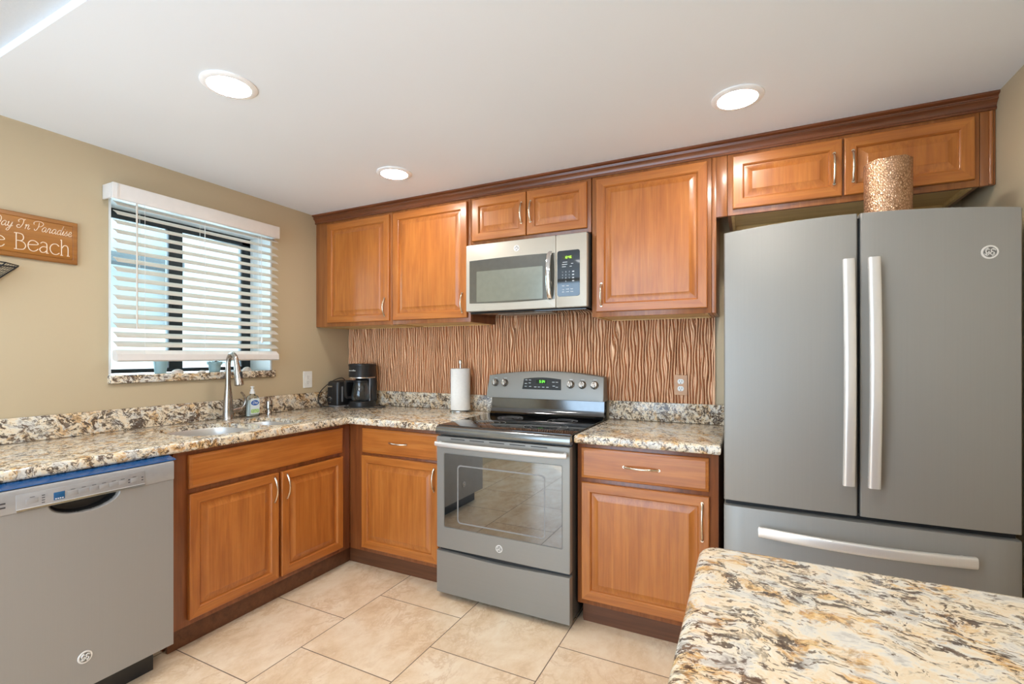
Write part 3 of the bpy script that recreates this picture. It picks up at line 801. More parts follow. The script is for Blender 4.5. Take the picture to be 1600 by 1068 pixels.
# small steel cap on the counter
mb = MB(); mb.lathe([(.016, .9145), (.016, .930), (.0135, .934), (.0135, .950), (.0195, .954), (.0195, .998), (.017, 1.003), (.004, 1.004)], (.112, -.79, 0), 24)
t = thing('air_gap', 'small steel air gap cap standing on the counter right of the soap bottle', 'fixture', (.112, -.79, .914))
mb.build('cap', M_NICKEL, t)
mb = MB(); mb.tube([(.1305, -.80, .975), (.1320, -.79, .972), (.1305, -.78, .969)], .0035, 8); mb.build('vent_slot', M_SLOT, t)

# ------------------------------------------------------------------ coffee maker, toaster, cords
cx, cy = .274, -.152
t = thing('coffee_maker', 'black drip coffee maker with glass carafe in the counter corner', 'coffee maker', (cx, cy, .914))
rz = .22
def rl(x, y, z):
    c_, s_ = math.cos(rz), math.sin(rz); return (cx + x * c_ - y * s_, cy + x * s_ + y * c_, z)
def oloop(a, b, z, ox=0, oy=0, n=36, p=2.3):
    return [rl(x, y, z_) for x, y, z_ in oval(ox, oy, a, b, z, n, p)]
mb = MB(); mb.rings([oloop(.086, .094, .9145), oloop(.089, .097, .918), oloop(.089, .097, .950), oloop(.084, .092, .956)]); mb.build('base', M_BLACK, t)
mb = MB(); mb.rings([oloop(.083, .038, .9565, 0, .052), oloop(.083, .038, 1.13, 0, .052)]); mb.build('column', M_BLACK, t)
mb = MB(); mb.rings([oloop(.087, .095, 1.1305), oloop(.089, .097, 1.14), oloop(.089, .097, 1.205), oloop(.092, .100, 1.211), oloop(.092, .100, 1.222), oloop(.083, .092, 1.226)]); tp = mb.build('brew_head', M_BLACK, t)
mb = MB(); mb.rings([oloop(.0875, .0955, 1.122, 0, -.001), oloop(.088, .096, 1.130, 0, -.001)]); mb.build('trim_band', M_STEEL, t)
Lm = Matrix.Translation(Vector(rl(-.024, -.0965, 1.178))) @ Matrix.Rotation(rz, 4, 'Z') @ Matrix(((1, 0, 0, 0), (0, 0, -1, 0), (0, 1, 0, 0), (0, 0, 0, 1)))
mb = MB(); mb.mesh(text_mesh('mr.coffee', .014, .0008), Lm); mb.build('lettering', M_WHITEP, tp)
ccx, ccy, _ = rl(0, -.022, 0)
mb = MB(); mb.lathe([(.050, .9575), (.060, .962), (.070, .985), (.068, 1.01), (.058, 1.06), (.051, 1.082), (.052, 1.09)], (ccx, ccy, 0), 36, cap1=False); ca = mb.build('carafe', M_CARAFE, t)
mb = MB(); mb.lathe([(.053, 1.0905), (.053, 1.106), (.030, 1.112), (.004, 1.113)], (ccx, ccy, 0), 30); mb.build('carafe_lid', M_BLACK, ca)
hp = [rl(-.046, -.050, 1.098), rl(-.070, -.085, 1.100), rl(-.078, -.097, 1.085), rl(-.078, -.097, 1.02), rl(-.073, -.09, .985), rl(-.055, -.062, .985)]
mb = MB(); mb.tube(cr(hp, 6), .0085, 12, ry=.012, pw=3); mb.build('carafe_handle', M_BLACK, ca)
mb = MB(); mb.tube([rl(.066, -.012, .957), rl(.066, -.012, 1.121)], .004, 10); mb.build('water_gauge', M_GREY, t)

t = thing('toaster', 'small black two-slice toaster beside the coffee maker', 'toaster', (.106, -.185, .914))
ta = 0.0; tcx, tcy = .106, -.185
def tl(x, y, z):
    c_, s_ = math.cos(ta), math.sin(ta); return (tcx + x * c_ - y * s_, tcy + x * s_ + y * c_, z)
def tloop(a, b, z, r=.02): return [tl(x, y, z) for x, y in rrect(-a, a, -b, b, r, 5)]
mb = MB(); mb.rings([tloop(.054, .090, .924), tloop(.057, .094, .93), tloop(.057, .094, 1.075), tloop(.054, .090, 1.092, .022), tloop(.044, .082, 1.099, .02)]); bd = mb.build('body', M_BLACK, t)
mb = MB(); mb.rings([tloop(.050, .086, .9147), tloop(.050, .086, .9242)]); mb.build('foot', M_GREY, t)
for sx in (-.019, .019):
    mb = MB(); mb.rings([[tl(x, y, z) for x, y in rrect(sx - .012, sx + .012, -.085, .075, .004, 3)] for z in (1.0985, 1.1005)]); mb.build('bread_slot', M_SLOT, bd)
mb = MB(); mb.rings([[tl(x, -.0945, z) for x, z in rrect(-.004, .004, .985, 1.08, .002, 3)], [tl(x, -.0955, z) for x, z in rrect(-.004, .004, .985, 1.08, .002, 3)]]); mb.build('lever_track', M_SLOT, t)
mb = MB(); mb.tube([tl(-.022, -.108, 1.062), tl(.022, -.108, 1.062)], .006, 10, ry=.010); mb.tube([tl(0, -.093, 1.062), tl(0, -.108, 1.062)], .004, 8); mb.build('lever', M_STEEL, t)
mb = MB(); mb.tube([tl(-.022, -.094, .965), tl(-.022, -.102, .965), tl(-.022, -.106, .965)], [.018, .018, .014], 20); kb = mb.build('knob', M_BLACK, t)
mb = MB(); mb.tube([tl(-.022, -.094, .965), tl(-.022, -.0965, .965)], .022, 20); mb.build('knob_ring', M_CHROME, t)
mb = MB(); mb.rings([[tl(.0572, y, z) for y, z in rrect(-.06, -.048, .95, 1.06, .003, 3)], [tl(.0592, y, z) for y, z in rrect(-.06, -.048, .95, 1.06, .003, 3)]]); mb.build('side_trim', M_GREY, t)
cp = cr([(.036, -.08, 1.09), (.036, -.12, 1.115), (.036, -.20, 1.10), (.036, -.27, 1.065), (.036, -.325, 1.02), (.038, -.345, .97), (.045, -.325, .925), (.07, -.31, .9185), (.11, -.305, .9185), (.16, -.315, .9185)], 8)
mb = MB(); mb.tube(cp, .0032, 8)
solo(mb, 'power_cord', M_BLACK, 'thin black cord looping over the toaster down its left side', 'cord', (.05, -.4, .914))
mb = MB(); mb.tube(cr([(.370, -.125, .9185), (.42, -.115, .9185), (.48, -.14, .9185), (.47, -.19, .9185), (.39, -.235, .9185), (.31, -.285, .9185), (.27, -.30, .9185)], 8), .0032, 8); 
mb.box(.255, .278, -.312, -.292, .9150, .928, .003); mb.tube([(.262, -.302, .926), (.262, -.302, .938)], .002, 6); mb.tube([(.270, -.302, .926), (.270, -.302, .938)], .002, 6)
solo(mb, 'power_cord', M_BLACK, 'black cord with plug lying on the counter in front of the coffee maker', 'cord', (.35, -.25, .914))
# paper towel
PX, PY = 1.085, -.10
t = thing('paper_towel_holder', 'steel upright holder through the paper towel roll', 'paper towel holder', (PX, PY, .914))
mb = MB(); mb.lathe([(.072, .9145), (.075, .9165), (.074, .921), (.03, .923), (.006, .924)], (PX, PY, 0), 36); mb.build('base', M_STEEL, t)
mb = MB(); mb.lathe([(.0065, .922), (.0065, 1.228), (.0125, 1.230), (.0135, 1.236), (.013, 1.250), (.008, 1.257), (.002, 1.258)], (PX, PY, 0), 20); mb.build('rod', M_STEEL, t)
rr = .0655
mb = MB(); mb.lathe([(.021, .9260), (rr - .002, .9260), (rr, .928), (rr, 1.197), (rr - .002, 1.199), (.021, 1.199), (.021, .9260)], (PX, PY, 0), 48, cap0=False, cap1=False)
# loose sheet end
fl = [(PX + rr * math.cos(a) * s_, PY + rr * math.sin(a) * s_) for a, s_ in [(-1.3 + .13 * i, 1.006 + .0028 * i) for i in range(11)]]
mb.rings([[(a, b, z) for a, b in fl] + [(PX + (a - PX) * .99, PY + (b - PY) * .99, z) for a, b in reversed(fl)] for z in (.9262, 1.198)])
solo(mb, 'paper_towel_roll', M_PAPER, 'white paper towel roll standing on the counter left of the range', 'paper towel', (PX, PY, .926))

# ------------------------------------------------------------------ range
RX0, RX1 = 1.308, 2.060; RF = -.690
t = thing('kitchen_range', 'freestanding slate grey electric range with glass cooktop', 'range', (1.685, -.35, 0))
mb = MB(); mb.box(RX0 + .004, RX1 - .004, -.655, -.03, .03, .895, .003)
mb.box(RX0 + .03, RX1 - .03, -.62, -.06, .001, .03); mb.build('body', M_DARKSIDE, t)
mb = MB()
prof = [(-.655, .868), (-.690, .868), (-.697, .874), (-.699, .884), (-.697, .898), (-.690, .908), (-.676, .913), (-.655, .913)]
mb.prism(prof, RX0, RX1, 'x'); ck = mb.build('cooktop_rim', plain('dark_polished_rim', (.26, .265, .26), .16, .85), t)
mb = MB(); mb.box(RX0 + .001, RX1 - .001, -.6745, -.105, .9, .9165, .0025); ct = mb.build('cooktop', M_BLACKGL, t); ct['label'] = 'black glass cooktop'
for bx_, by_, br in ((1.52, -.50, .095), (1.86, -.50, .115), (1.53, -.25, .075), (1.86, -.25, .085)):
    mb = MB()
    for r_ in (br, br * .68): mb.tube([(bx_ + r_ * math.cos(2 * PI * i / 48), by_ + r_ * math.sin(2 * PI * i / 48), .9168) for i in range(48)], .0011, 6, closed=True, ry=.0003, up=(1, 1, 0))
    mb.build('burner_ring', M_GREY, ct)
# back guard
mb = MB(); mb.prism([(-.105, .905), (-.112, .918), (-.094, .935), (-.085, .96), (-.082, 1.022), (-.03, 1.022), (-.03, .905)], RX0 + .006, RX1 - .006, 'x'); mb.build('back_riser', plain('dark_polished_riser', (.15, .155, .16), .10, 1.0), t)['label'] = 'glossy black riser'
def bg_top(x): u = (x - 1.684) / .376; return 1.190 - .030 * u * u
def bg_y(z): return -.128 + (z - 1.018) / .17 * .042
N_ = 24; fr_, bk_ = [], []
xs_ = [RX0 - .012 + (RX1 + .001 - RX0 + .012) * i / N_ for i in range(N_ + 1)]
poly = [(x, 1.020) for x in xs_] + [(x, bg_top(x)) for x in reversed(xs_)]
def bgl(off, ins):
    o = []
    for x, z in poly:
        x2 = 1.684 + (x - 1.684) * (1 - ins / .38); z2 = z + (ins if z < 1.03 else -ins)
        if z < 1.03: x2 = x2
        else: x2 = 1.684 + (x2 - 1.684) * .985
        o.append((x2, bg_y(z2) + off, z2))
    return o
mb = MB(); mb.rings([[(x, -.03, z) for x, _, z in bgl(0, 0)], bgl(.004, 0), bgl(.001, .0015), bgl(0, .004)]); bgp = mb.build('control_panel', [M_SLATEX], t)
tilt = math.atan2(.042, .17)
def bgm(x, z, o=.0): return Matrix.Translation((x, bg_y(z) - o, z)) @ Matrix.Rotation(-tilt, 4, 'X') @ Matrix(((1, 0, 0, 0), (0, 0, -1, 0), (0, 1, 0, 0), (0, 0, 0, 1)))
Dm = bgm(1.672, 1.112)
dp = [(-.128, -.035), (.128, -.035), (.122, .030)] + [(.122 - .244 * i / 10, .030 + .010 * math.sin(PI * i / 10)) for i in range(1, 10)] + [(-.122, .030)]
mb = MB(); plate(mb, dp, .0022, Dm, .001); ds = mb.build('display_window', M_MWPAN, bgp)
mb = MB(); plate(mb, rrect(-.038, .030, .002, .026, .002), .0027, Dm); cl = mb.build('clock_display', M_DISPBK, ds)
mb = MB(); digits(mb, '5:34', .0155, Dm @ Matrix.Translation((.002, .014, .0028))); mb.build('digits', M_GREEN, cl)
mb = MB()
for px_, py_ in ((-.105, .022), (-.08, .022), (-.105, 0), (-.08, .004), (-.105, -.018), (-.075, -.018), (-.04, -.020), (-.015, -.020), (.012, -.020), (.04, -.020)):
    plate(mb, rrect(px_ - .008, px_ + .008, py_ - .0016, py_ + .0016, .001, 2), .0025, Dm)
mb.build('button_lettering', M_MARK, ds)
mb = MB()
for px_, py_ in ((.075, .012), (.098, .012), (.08, -.012), (.1, -.018)): plate(mb, rrect(px_ - .008, px_ + .008, py_ - .0016, py_ + .0016, .001, 2), .0025, Dm)
mb.build('button_lettering', M_MARK, ds)
for kx in (1.352, 1.420, 1.858, 1.930, 2.004):
    Km = bgm(kx, 1.112)
    mb = MB(); mb.rings([[(r_ * math.cos(a * PI / 16), r_ * math.sin(a * PI / 16), h) for a in range(32)] for r_, h in ((.0235, 0), (.0235, .006), (.0205, .009), (.0190, .020), (.0165, .023))], mat=Km)
    mb.box(-.005, .005, -.019, .0215, .020, .030, .003, mat=Km @ Matrix.Rotation(.15, 4, 'Z'))
    k_ = mb.build('knob', M_NICKEL, bgp); k_['label'] = 'satin metal control knob'
    mb = MB(); plate(mb, rrect(-.010, .010, .030, .033, .001, 2), .0006, Km)
    mb.build('knob_lettering', M_MARK, k_)
# oven door
D0, D1 = RX0 + .002, RX1 - .001
mb = MB()
wp = rrect(1.356, 2.022, .378, .772, .008, 4)
op = rrect(D0, D1, .266, .858, .008, 4)
mb.rings([[(x, -.658, z) for x, z in op], [(x, RF + .004, z) for x, z in op], [(1.684 + (x - 1.684) * .992, RF, .562 + (z - .562) * .990) for x, z in op], [(x, RF, z) for x, z in wp], [(x, RF + .004, z) for x, z in rrect(1.358, 2.020, .380, .770, .007, 4)], ], 0)
od = mb.build('oven_door', M_SLATEX, t)
mb = MB(); plate(mb, rrect(-.329, .329, -.193, .193, .006, 4), .0025, face_y(1.689, RF + .0038, .575)); ow = mb.build('window', M_OVENGL, od)
ow['label'] = 'large reflective oven window'
mb = MB()
for a, b in ((rrect(-.250, .245, -.165, .140, .02, 5), rrect(-.243, .238, -.158, .133, .016, 5)),):
    mb.rings([[(x, y, .0002) for x, y in a], [(x, y, .0028) for x, y in a], [(x, y, .0028) for x, y in b], [(x, y, .0002) for x, y in b]], 0, False, False, mat=face_y(1.689, RF + .0038, .575))
mb.build('window_outline', plain('oven_print', (.24, .23, .22), .3), ow)
mb = MB()
for i in range(5): mb.box(1.40 + i * .115, 1.40 + i * .115 + .085, RF - .0006, RF + .002, .8455, .8495)
mb.build('vent_slots', M_SLOT, od)
pts = []
for i in range(25):
    u = i / 24; pts.append((1.322 + .728 * u, RF - .026 - .022 * math.sin(PI * u) ** .5, .822))
mb = MB(); mb.tube(pts, .0125, 16, ry=.009, up=(0, 0, 1), pw=2.5)
for x in (1.335, 2.036): mb.tube([(x, RF - .001, .822), (x, RF - .03, .822)], .011, 12)
mb.build('handle', M_HANDLE, od)['label'] = 'pale metal bar handle'
badge(od, face_y(1.687, RF - .0003, .322), .019)
# drawer with a dipped top edge
N_ = 24; top = []
for i in range(N_ + 1):
    u = i / N_; top.append((D0 + (D1 - D0) * u, .252 - .009 * math.sin(PI * u) ** 2))
poly = [(D0, .030), (D1, .030)] + list(reversed(top))
mb = MB(); mb.rings([[(x, -.656, z) for x, z in poly], [(x, RF + .004, z) for x, z in poly], [(1.684 + (x - 1.684) * .993, RF - .001, .14 + (z - .14) * .98) for x, z in poly]]); mb.build('storage_drawer', M_SLATEX, t)
mb = MB(); mb.box(D0 + .01, D1 - .01, -.668, -.656, .235, .27); mb.build('drawer_gap', M_BLACK, t, flat=True)

# ------------------------------------------------------------------ microwave
MX0, MX1, MF, MZ0, MZ1 = 1.309, 2.046, -.392, 1.543, 1.931
t = thing('microwave', 'warm grey over-the-range microwave mounted under the short upper cabinet', 'microwave', (1.68, -.2, MZ0))
mb = MB(); mb.box(MX0 + .002, MX1 - .001, MF + .028, -.022, MZ0 - .002, MZ1 + .008, .002)
mb.build('body', M_DARKSIDE, t)
mb = MB(); mb.box(MX0 + .01, MX1 - .01, MF + .03, -.03, MZ0 - .014, MZ0 - .003, .004); un = mb.build('underside', M_BLACKGL, t)
mb = MB(); mb.box(1.49, 1.83, MF + .06, -.20, MZ0 - .0175, MZ0 - .0145, .001)
un2 = mb.build('grease_filter', plain('filter_mesh', (.34, .32, .28), .5, .6, var=.4, vscale=300), un)
def slab_y(mb, x0, x1, z0, z1, yf, yb, r=.006):
    p = rrect(x0, x1, z0, z1, r, 4); cx, cz = (x0 + x1) / 2, (z0 + z1) / 2
    def sh(d): return rrect(x0 + d, x1 - d, z0 + d, z1 - d, max(r - d, .001), 4)
    mb.rings([[(x, yb, z) for x, z in p], [(x, yf + .004, z) for x, z in p], [(x, yf + .001, z) for x, z in sh(.0012)], [(x, yf, z) for x, z in sh(.004)]])
mb = MB(); slab_y(mb, MX0, 1.8725, MZ0, MZ1, MF, MF + .027); dr = mb.build('door', M_MW, t)
mb = MB(); slab_y(mb, 1.874, MX1, MZ0, MZ1, MF, MF + .027); cpn = mb.build('control_panel', M_MW, t)
# dark door window with slightly bowed top and bottom
bw = [(1.333 + .534 * i / 14, 1.590 - .005 * math.sin(PI * i / 14)) for i in range(15)] + [(1.867 - .534 * i / 14, 1.838 + .004 * math.sin(PI * i / 14)) for i in range(15)]
cxx, czz = 1.60, 1.715
mb = MB(); plate(mb, [(x - cxx, z - czz) for x, z in bw], .0016, face_y(cxx, MF, czz), .0006); mw = mb.build('window', M_MWGL, dr); mw['label'] = 'dark reflective door window'
mb = MB(); plate(mb, rrect(-.218, .198, -.120, .058, .004, 3), .0022, face_y(cxx, MF, czz)); mb.build('window_screen', M_MWSCR, mw)
pts = [(1.842, MF - .004 - .034 * math.sin(PI * i / 20) ** .6, 1.592 + .250 * i / 20) for i in range(21)]
mb = MB(); mb.tube(pts, .0125, 14, ry=.007, up=(1, 0, 0), pw=3); mb.build('handle', M_CHROME, dr)['label'] = 'bright curved vertical handle'
badge(dr, face_y(1.640, MF - .0002, 1.885), .017)
mb = MB(); plate(mb, rrect(-.064, .062, -.122, .122, .012, 5), .0016, face_y(1.9465, MF, 1.722), .0006); pg = mb.build('key_panel', M_MWPAN, cpn)
Fm = face_y(1.9465, MF - .0016, 1.722)
mb = MB(); plate(mb, rrect(-.036, .026, .074, .096, .002, 2), .0005, Fm); cl = mb.build('clock_display', plain('olive_display', (.03, .035, .005), .2), pg)
mb = MB(); digits(mb, '12:46', .0125, Fm @ Matrix.Translation((-.003, .085, .0006))); mb.build('digits', M_YGREEN, cl)
mb = MB()
for k, n_ in enumerate(('1', '2', '3', '4', '5', '6', '7', '8', '9', '0')):
    r_, c_ = divmod(k, 3)
    if k == 9: c_ = 1
    mb.mesh(text_mesh(n_, .0105, .0002), Fm @ Matrix.Translation((-.034 + .019 * c_, .008 - .0165 * r_, .0003)))
for r_ in range(4): plate(mb, rrect(.020, .031, .005 - .0165 * r_, .011 - .0165 * r_, .001, 2), .0004, Fm)
mb.build('key_lettering', M_MARK, pg)
mb = MB()
for px_, py_, w_ in ((-.02, .060, .026), (-.022, .048, .03), (.02, .050, .012), (-.026, .036, .022), (.012, .036, .012), (-.03, -.066, .014), (-.006, -.066, .014), (-.030, -.086, .012), (-.006, -.084, .016), (.018, -.084, .014), (-.030, -.098, .012), (-.006, -.098, .016), (.018, -.098, .014)):
    plate(mb, rrect(px_ - w_ / 2, px_ + w_ / 2, py_ - .0016, py_ + .0016, .0008, 2), .0004, Fm)
mb.build('key_lettering', M_MARK, pg)

# ------------------------------------------------------------------ refrigerator
FX0, FX1 = 2.712, 3.594
def fy(x): return -.698 + .012 * abs((x - 3.153) / .44) ** 2.5
def fz_(x): return 1.8005 - .027 * ((x - 3.10) / .44) ** 2
t = thing('refrigerator', 'slate grey french-door refrigerator with bottom freezer drawer', 'refrigerator', (3.16, -.35, 0))
mb = MB(); mb.box(FX0 + .003, FX1 - .003, -.605, -.03, .03, 1.765, .004); mb.box(FX0 + .05, FX1 - .05, -.58, -.06, .001, .03); mb.build('body', plain('refrigerator_side', (.30, .30, .295), .45), t)
mb = MB(); mb.box(FX0 + .006, FX1 - .006, -.655, -.606, .06, 1.774); mb.build('gasket', M_BLACKR, t, flat=True)
def fdoor(x0, x1, z0, z1, name, lab=None):
    N_ = 26; r = .006
    def sec(dx, dy):
        xs = [x0 + dx + (x1 - x0 - 2 * dx) * i / N_ for i in range(N_ + 1)]
        f = [(x, fy(x) + dy) for x in xs]
        f[0] = (f[0][0], f[0][1] + .006); f[1] = (f[1][0] - (x1 - x0) / N_ * .75, f[1][1] + .0015)
        f[-1] = (f[-1][0], f[-1][1] + .006); f[-2] = (f[-2][0] + (x1 - x0) / N_ * .75, f[-2][1] + .0015)
        return f + [(x1 - dx, -.612), (x0 + dx, -.612)]
    loops = []
    for d, z in ((.006, z0), (.0015, z0 + .0015), (0, z0 + .006), (0, z1 - .006), (.0015, z1 - .0015), (.006, z1)):
        loops.append([(x, y, z + (fz_(x) - z1 if (z1 > 1 and z > 1) else 0)) for x, y in sec(0, d)])
    mb = MB(); mb.rings(loops)
    return mb.build(name, M_SLATE, t, 40)
dl = fdoor(FX0, 3.1535, .7045, 1.784, 'door'); d2 = fdoor(3.1625, FX1, .7045, 1.784, 'door')
fz = fdoor(FX0, FX1, .09, .684, 'freezer_drawer')
mb = MB(); mb.box(3.1537, 3.1623, -.672, -.655, .710, 1.785); mb.build('door_seal', M_BLACKR, t, flat=True)
def bar(parent, pts, w, th, up, feet, outv):
    mb = MB(); n = len(pts)
    mb.tube(pts, w, 18, ry=th, up=up, pw=3.2)
    for f in feet: mb.tube([f, Vector(f) + Vector(outv)], .011, 12, ry=.013)
    o = mb.build('handle', M_HANDLE, parent); o['label'] = 'long pale bowed handle'; return o
for d, xh in ((dl, 3.122), (d2, 3.196)):
    pts = [(xh, -.732 - .026 * math.sin(PI * i / 24), .821 + .809 * i / 24) for i in range(25)]
    bar(d, pts, .0185, .011, (1, 0, 0), [(xh, fy(xh) - .001, .85), (xh, fy(xh) - .001, 1.60)], (0, -.032, 0))
pts = [(2.836 + .634 * i / 28, -.722 - .034 * math.sin(PI * i / 28), .606) for i in range(29)]
bar(fz, pts, .0195, .011, (0, 0, 1), [(2.862, fy(2.862) + .002, .606), (3.442, fy(3.442) + .002, .606)], (0, -.036, 0))
bx_ = 3.512
ang = math.atan((fy(bx_ + .01) - fy(bx_ - .01)) / .02)
badge(d2, Matrix.Translation((bx_, fy(bx_) - .0004, 1.626)) @ Matrix.Rotation(ang, 4, 'Z') @ Matrix(((1, 0, 0, 0), (0, 0, -1, 0), (0, 1, 0, 0), (0, 0, 0, 1))), .0225)
mb = MB(); mb.box(FX0 + .005, FX0 + .06, -.64, -.56, 1.766, 1.782, .003); mb.build('hinge_cover', M_BLACK, t)
mb = MB(); mb.box(FX1 - .06, FX1 - .005, -.63, -.56, 1.766, 1.782, .003); mb.build('hinge_cover', M_BLACK, t)
# copper lantern on the refrigerator
VX, VY, VR = 3.279, -.52, .0745
mb = MB(); n = 64; loops = []
def vtop(a): return 2.022 + .0012 * math.sin(5 * a + 1) + .0012 * math.sin(11 * a)
for k in range(9):
    u = k / 8; loops.append([(VX + VR * math.cos(2 * PI * i / n), VY + VR * math.sin(2 * PI * i / n), 1.768 + (vtop(2 * PI * i / n) - 1.768) * u) for i in range(n)])
loops.append([(VX + (VR - .003) * math.cos(2 * PI * i / n), VY + (VR - .003) * math.sin(2 * PI * i / n), vtop(2 * PI * i / n)) for i in range(n)])
loops.append([(VX + (VR - .003) * math.cos(2 * PI * i / n), VY + (VR - .003) * math.sin(2 * PI * i / n), 1.772) for i in range(n)])
mb.rings(loops)
solo(mb, 'candle_lantern', M_VASE, 'pierced copper cylinder lantern standing on top of the refrigerator', 'lantern', (VX, VY, 1.768))

# ------------------------------------------------------------------ dishwasher
DX = .693; DY0, DY1 = -2.258, -1.6585
t = thing('dishwasher', 'slate grey built-in dishwasher under the left end of the granite counter', 'dishwasher', (.35, -1.955, 0))
mb = MB(); mb.box(.03, .585, DY0 + .005, DY1 + .02, .10, .866); mb.build('tub', M_DARKSIDE, t, flat=True)
mb = MB(); mb.box(.60, .615, DY0 + .01, DY1 - .035, .001, .10); mb.box(.56, .60, DY0 + .03, DY1 - .04, .001, .03); mb.build('kick_plate', M_BLACK, t, flat=True)
# door front with a scooped hand pocket
def pocket(y, z):
    u = (y + 1.945) / .098; w = (.781 - z) / .046
    d = u * u + max(w, 0) ** 2
    if w < -.2: return 0
    k = max(0.0, min(1.0, (1.12 - d) / .42)); k = k * k * (3 - 2 * k)
    return .045 * k
ys = [DY0 + .006 * 0 + (DY1 - DY0) * i / 400 for i in range(401)]
zs = [.108 + (.73 - .108) * i / 8 for i in range(8)] + [.725 + (.7795 - .725) * i / 48 for i in range(49)]
rows = [[(DX - pocket(y, z), y, z) for y in ys] for z in zs]
mb = MB(); mb.grid(rows)
for f in mb.bm.faces:
    if f.calc_center_median().x < DX - .014: f.material_index = 1  # deep pocket faces coloured black to make up the recess shade
mb.box(.62, DX - .047, DY0 + .001, DY1 - .001, .108, .779)
for y in (DY0, DY1): mb.grid([[(DX, y, .108), (DX, y, .7795)], [(.62, y, .108), (.62, y, .7795)]])
mb.grid([[(DX, DY0, .108), (DX, DY1, .108)], [(.62, DY0, .108), (.62, DY1, .108)]])
dd = mb.build('door', [M_DW, M_BLACK], t, 50)
badge(dd, face_x(DX + .0002, -1.949, .219), .0215)
mb = MB()
mb.prism([(.62, .7805), (DX + .001, .7805), (DX + .0035, .785), (DX + .0035, .848), (DX, .855), (.62, .8575)], DY0, DY1, 'y')
cpn = mb.build('control_panel', plain('dishwasher_console', (.37, .365, .365), .38, .35), t)
PX_ = DX + .0035
mb = MB(); mb.box(PX_ - .002, PX_ + .002, -2.128, -1.764, .786, .838, .0015); ip_ = mb.build('key_plate', M_LIGHTGREY, cpn)
mb = MB(); mb.prism([(PX_ - .003, .7815), (PX_ + .0045, .783), (PX_ + .0045, .789), (PX_ + .001, .792), (PX_ - .003, .792)], -2.128, -1.764, 'y'); mb.build('chrome_strip', M_CHROME, cpn)
for yb, w in ((-2.09, .03), (-1.985, .030), (-1.955, .030), (-1.925, .028), (-1.896, .028), (-1.866, .028), (-1.838, .026), (-1.800, .024)):
    mb = MB(); mb.box(PX_ + .001, PX_ + .0032, yb - w / 2, yb + w / 2, .803, .819, .0008); b_ = mb.build('button', M_LIGHTGREY, ip_)
    mb = MB(); mb.box(PX_ + .0030, PX_ + .0034, yb - .006, yb + .006, .8225, .8240); mb.build('button_lettering', M_DMARK, ip_)
mb = MB()
for k in range(4): mb.box(PX_ + .002, PX_ + .0024, -2.066, -2.058, .797 + k * .008, .7995 + k * .008)
for k in range(2):
    mb.box(PX_ + .002, PX_ + .0024, -1.820, -1.814, .804 + k * .010, .8075 + k * .010); mb.box(PX_ + .002, PX_ + .0024, -1.776, -1.770, .804 + k * .010, .8075 + k * .010)
    mb.box(PX_ + .0002, PX_ + .0006, -2.172, -2.152, .803 + k * .013, .808 + k * .013)
mb.build('indicator_lettering', M_DMARK, cpn)
mb = MB(); mb.box(PX_ + .001, PX_ + .0028, -2.036, -2.006, .797, .823, .0008); lc = mb.build('lcd_display', M_LCD, ip_)
mb = MB()
for k in range(4): mb.box(PX_ + .0028, PX_ + .0031, -2.032 + k * .006, -2.028 + k * .006, .800, .803)
mb.build('digits', M_MARK, lc)
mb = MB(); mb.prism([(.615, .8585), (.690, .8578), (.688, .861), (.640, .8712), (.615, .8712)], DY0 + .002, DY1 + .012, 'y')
mb.build('top_strip', M_BLUETOP, t)['label'] = 'blue glossy strip along the top'

# ------------------------------------------------------------------ window blind
t = thing('window_blind', 'white horizontal slat blind hanging over the kitchen window', 'blind', (.05, -1.13, 2.04))
mb = MB(); mb.box(.082, .096, -1.604, -.700, 2.036, 2.112, .004); mb.box(.002, .082, -1.604, -1.594, 2.040, 2.110, .002); mb.box(.002, .082, -.710, -.700, 2.040, 2.110, .002)
mb.box(.096, .0985, -1.588, -1.580, 2.04, 2.108); mb.build('valance', M_VAL, t)
mb = MB(); mb.box(.012, .078, -1.585, -.715, 2.052, 2.095, .003); mb.build('head_rail', M_WHITEP, t)
al = math.radians(31); sp = .0457; zs_ = []
z = 1.342
while z < 2.045: zs_.append(z); z += sp
for z in zs_:
    w = .0252; loops = []
    for yy in (-1.572, -.690):
        sec = []
        for k in range(9):
            u = -1 + 2 * k / 8; sec.append((u * w, .0022 * (1 - u * u) + .0014))
        for k in range(8, -1, -1):
            u = -1 + 2 * k / 8; sec.append((u * w, .0022 * (1 - u * u) - .0014))
        loops.append([(.047 + a * math.cos(al) + b * math.sin(al), yy, z - a * math.sin(al) + b * math.cos(al)) for a, b in sec])
    mb = MB(); mb.rings(loops); mb.build('slat', M_SLAT, t)
mb = MB(); mb.prism([(.020, 1.300), (.026, 1.311), (.046, 1.313), (.070, 1.292), (.073, 1.262), (.066, 1.255), (.028, 1.262), (.020, 1.275)], -1.572, -.688, 'y'); mb.build('bottom_rail', M_VAL, t)
for yc in (-1.456, -1.158, -.832):
    mb = MB()
    for xo in (.0225, .0715): mb.tube([(xo, yc, 1.29), (xo, yc, 2.05)], .0009, 6)
    mb.tube([(.047, yc + .012, 1.30), (.047, yc + .012, 2.05)], .0009, 6)
    mb.build('ladder_cord', M_CORD, t)
mb = MB(); mb.tube([(.083, -1.497, 2.05), (.083, -1.496, 1.42)], .0042, 10); mb.tube([(.083, -1.497, 2.05), (.078, -1.497, 2.06)], .002, 8); mb.build('tilt_wand', M_SLAT, t)
mb = MB(); mb.tube([(.080, -.818, 2.045), (.080, -.816, 1.40)], .0009, 6); mb.tube([(.080, -.822, 2.045), (.080, -.816, 1.40)], .0009, 6); pc = mb.build('pull_cord', M_CORD, t)
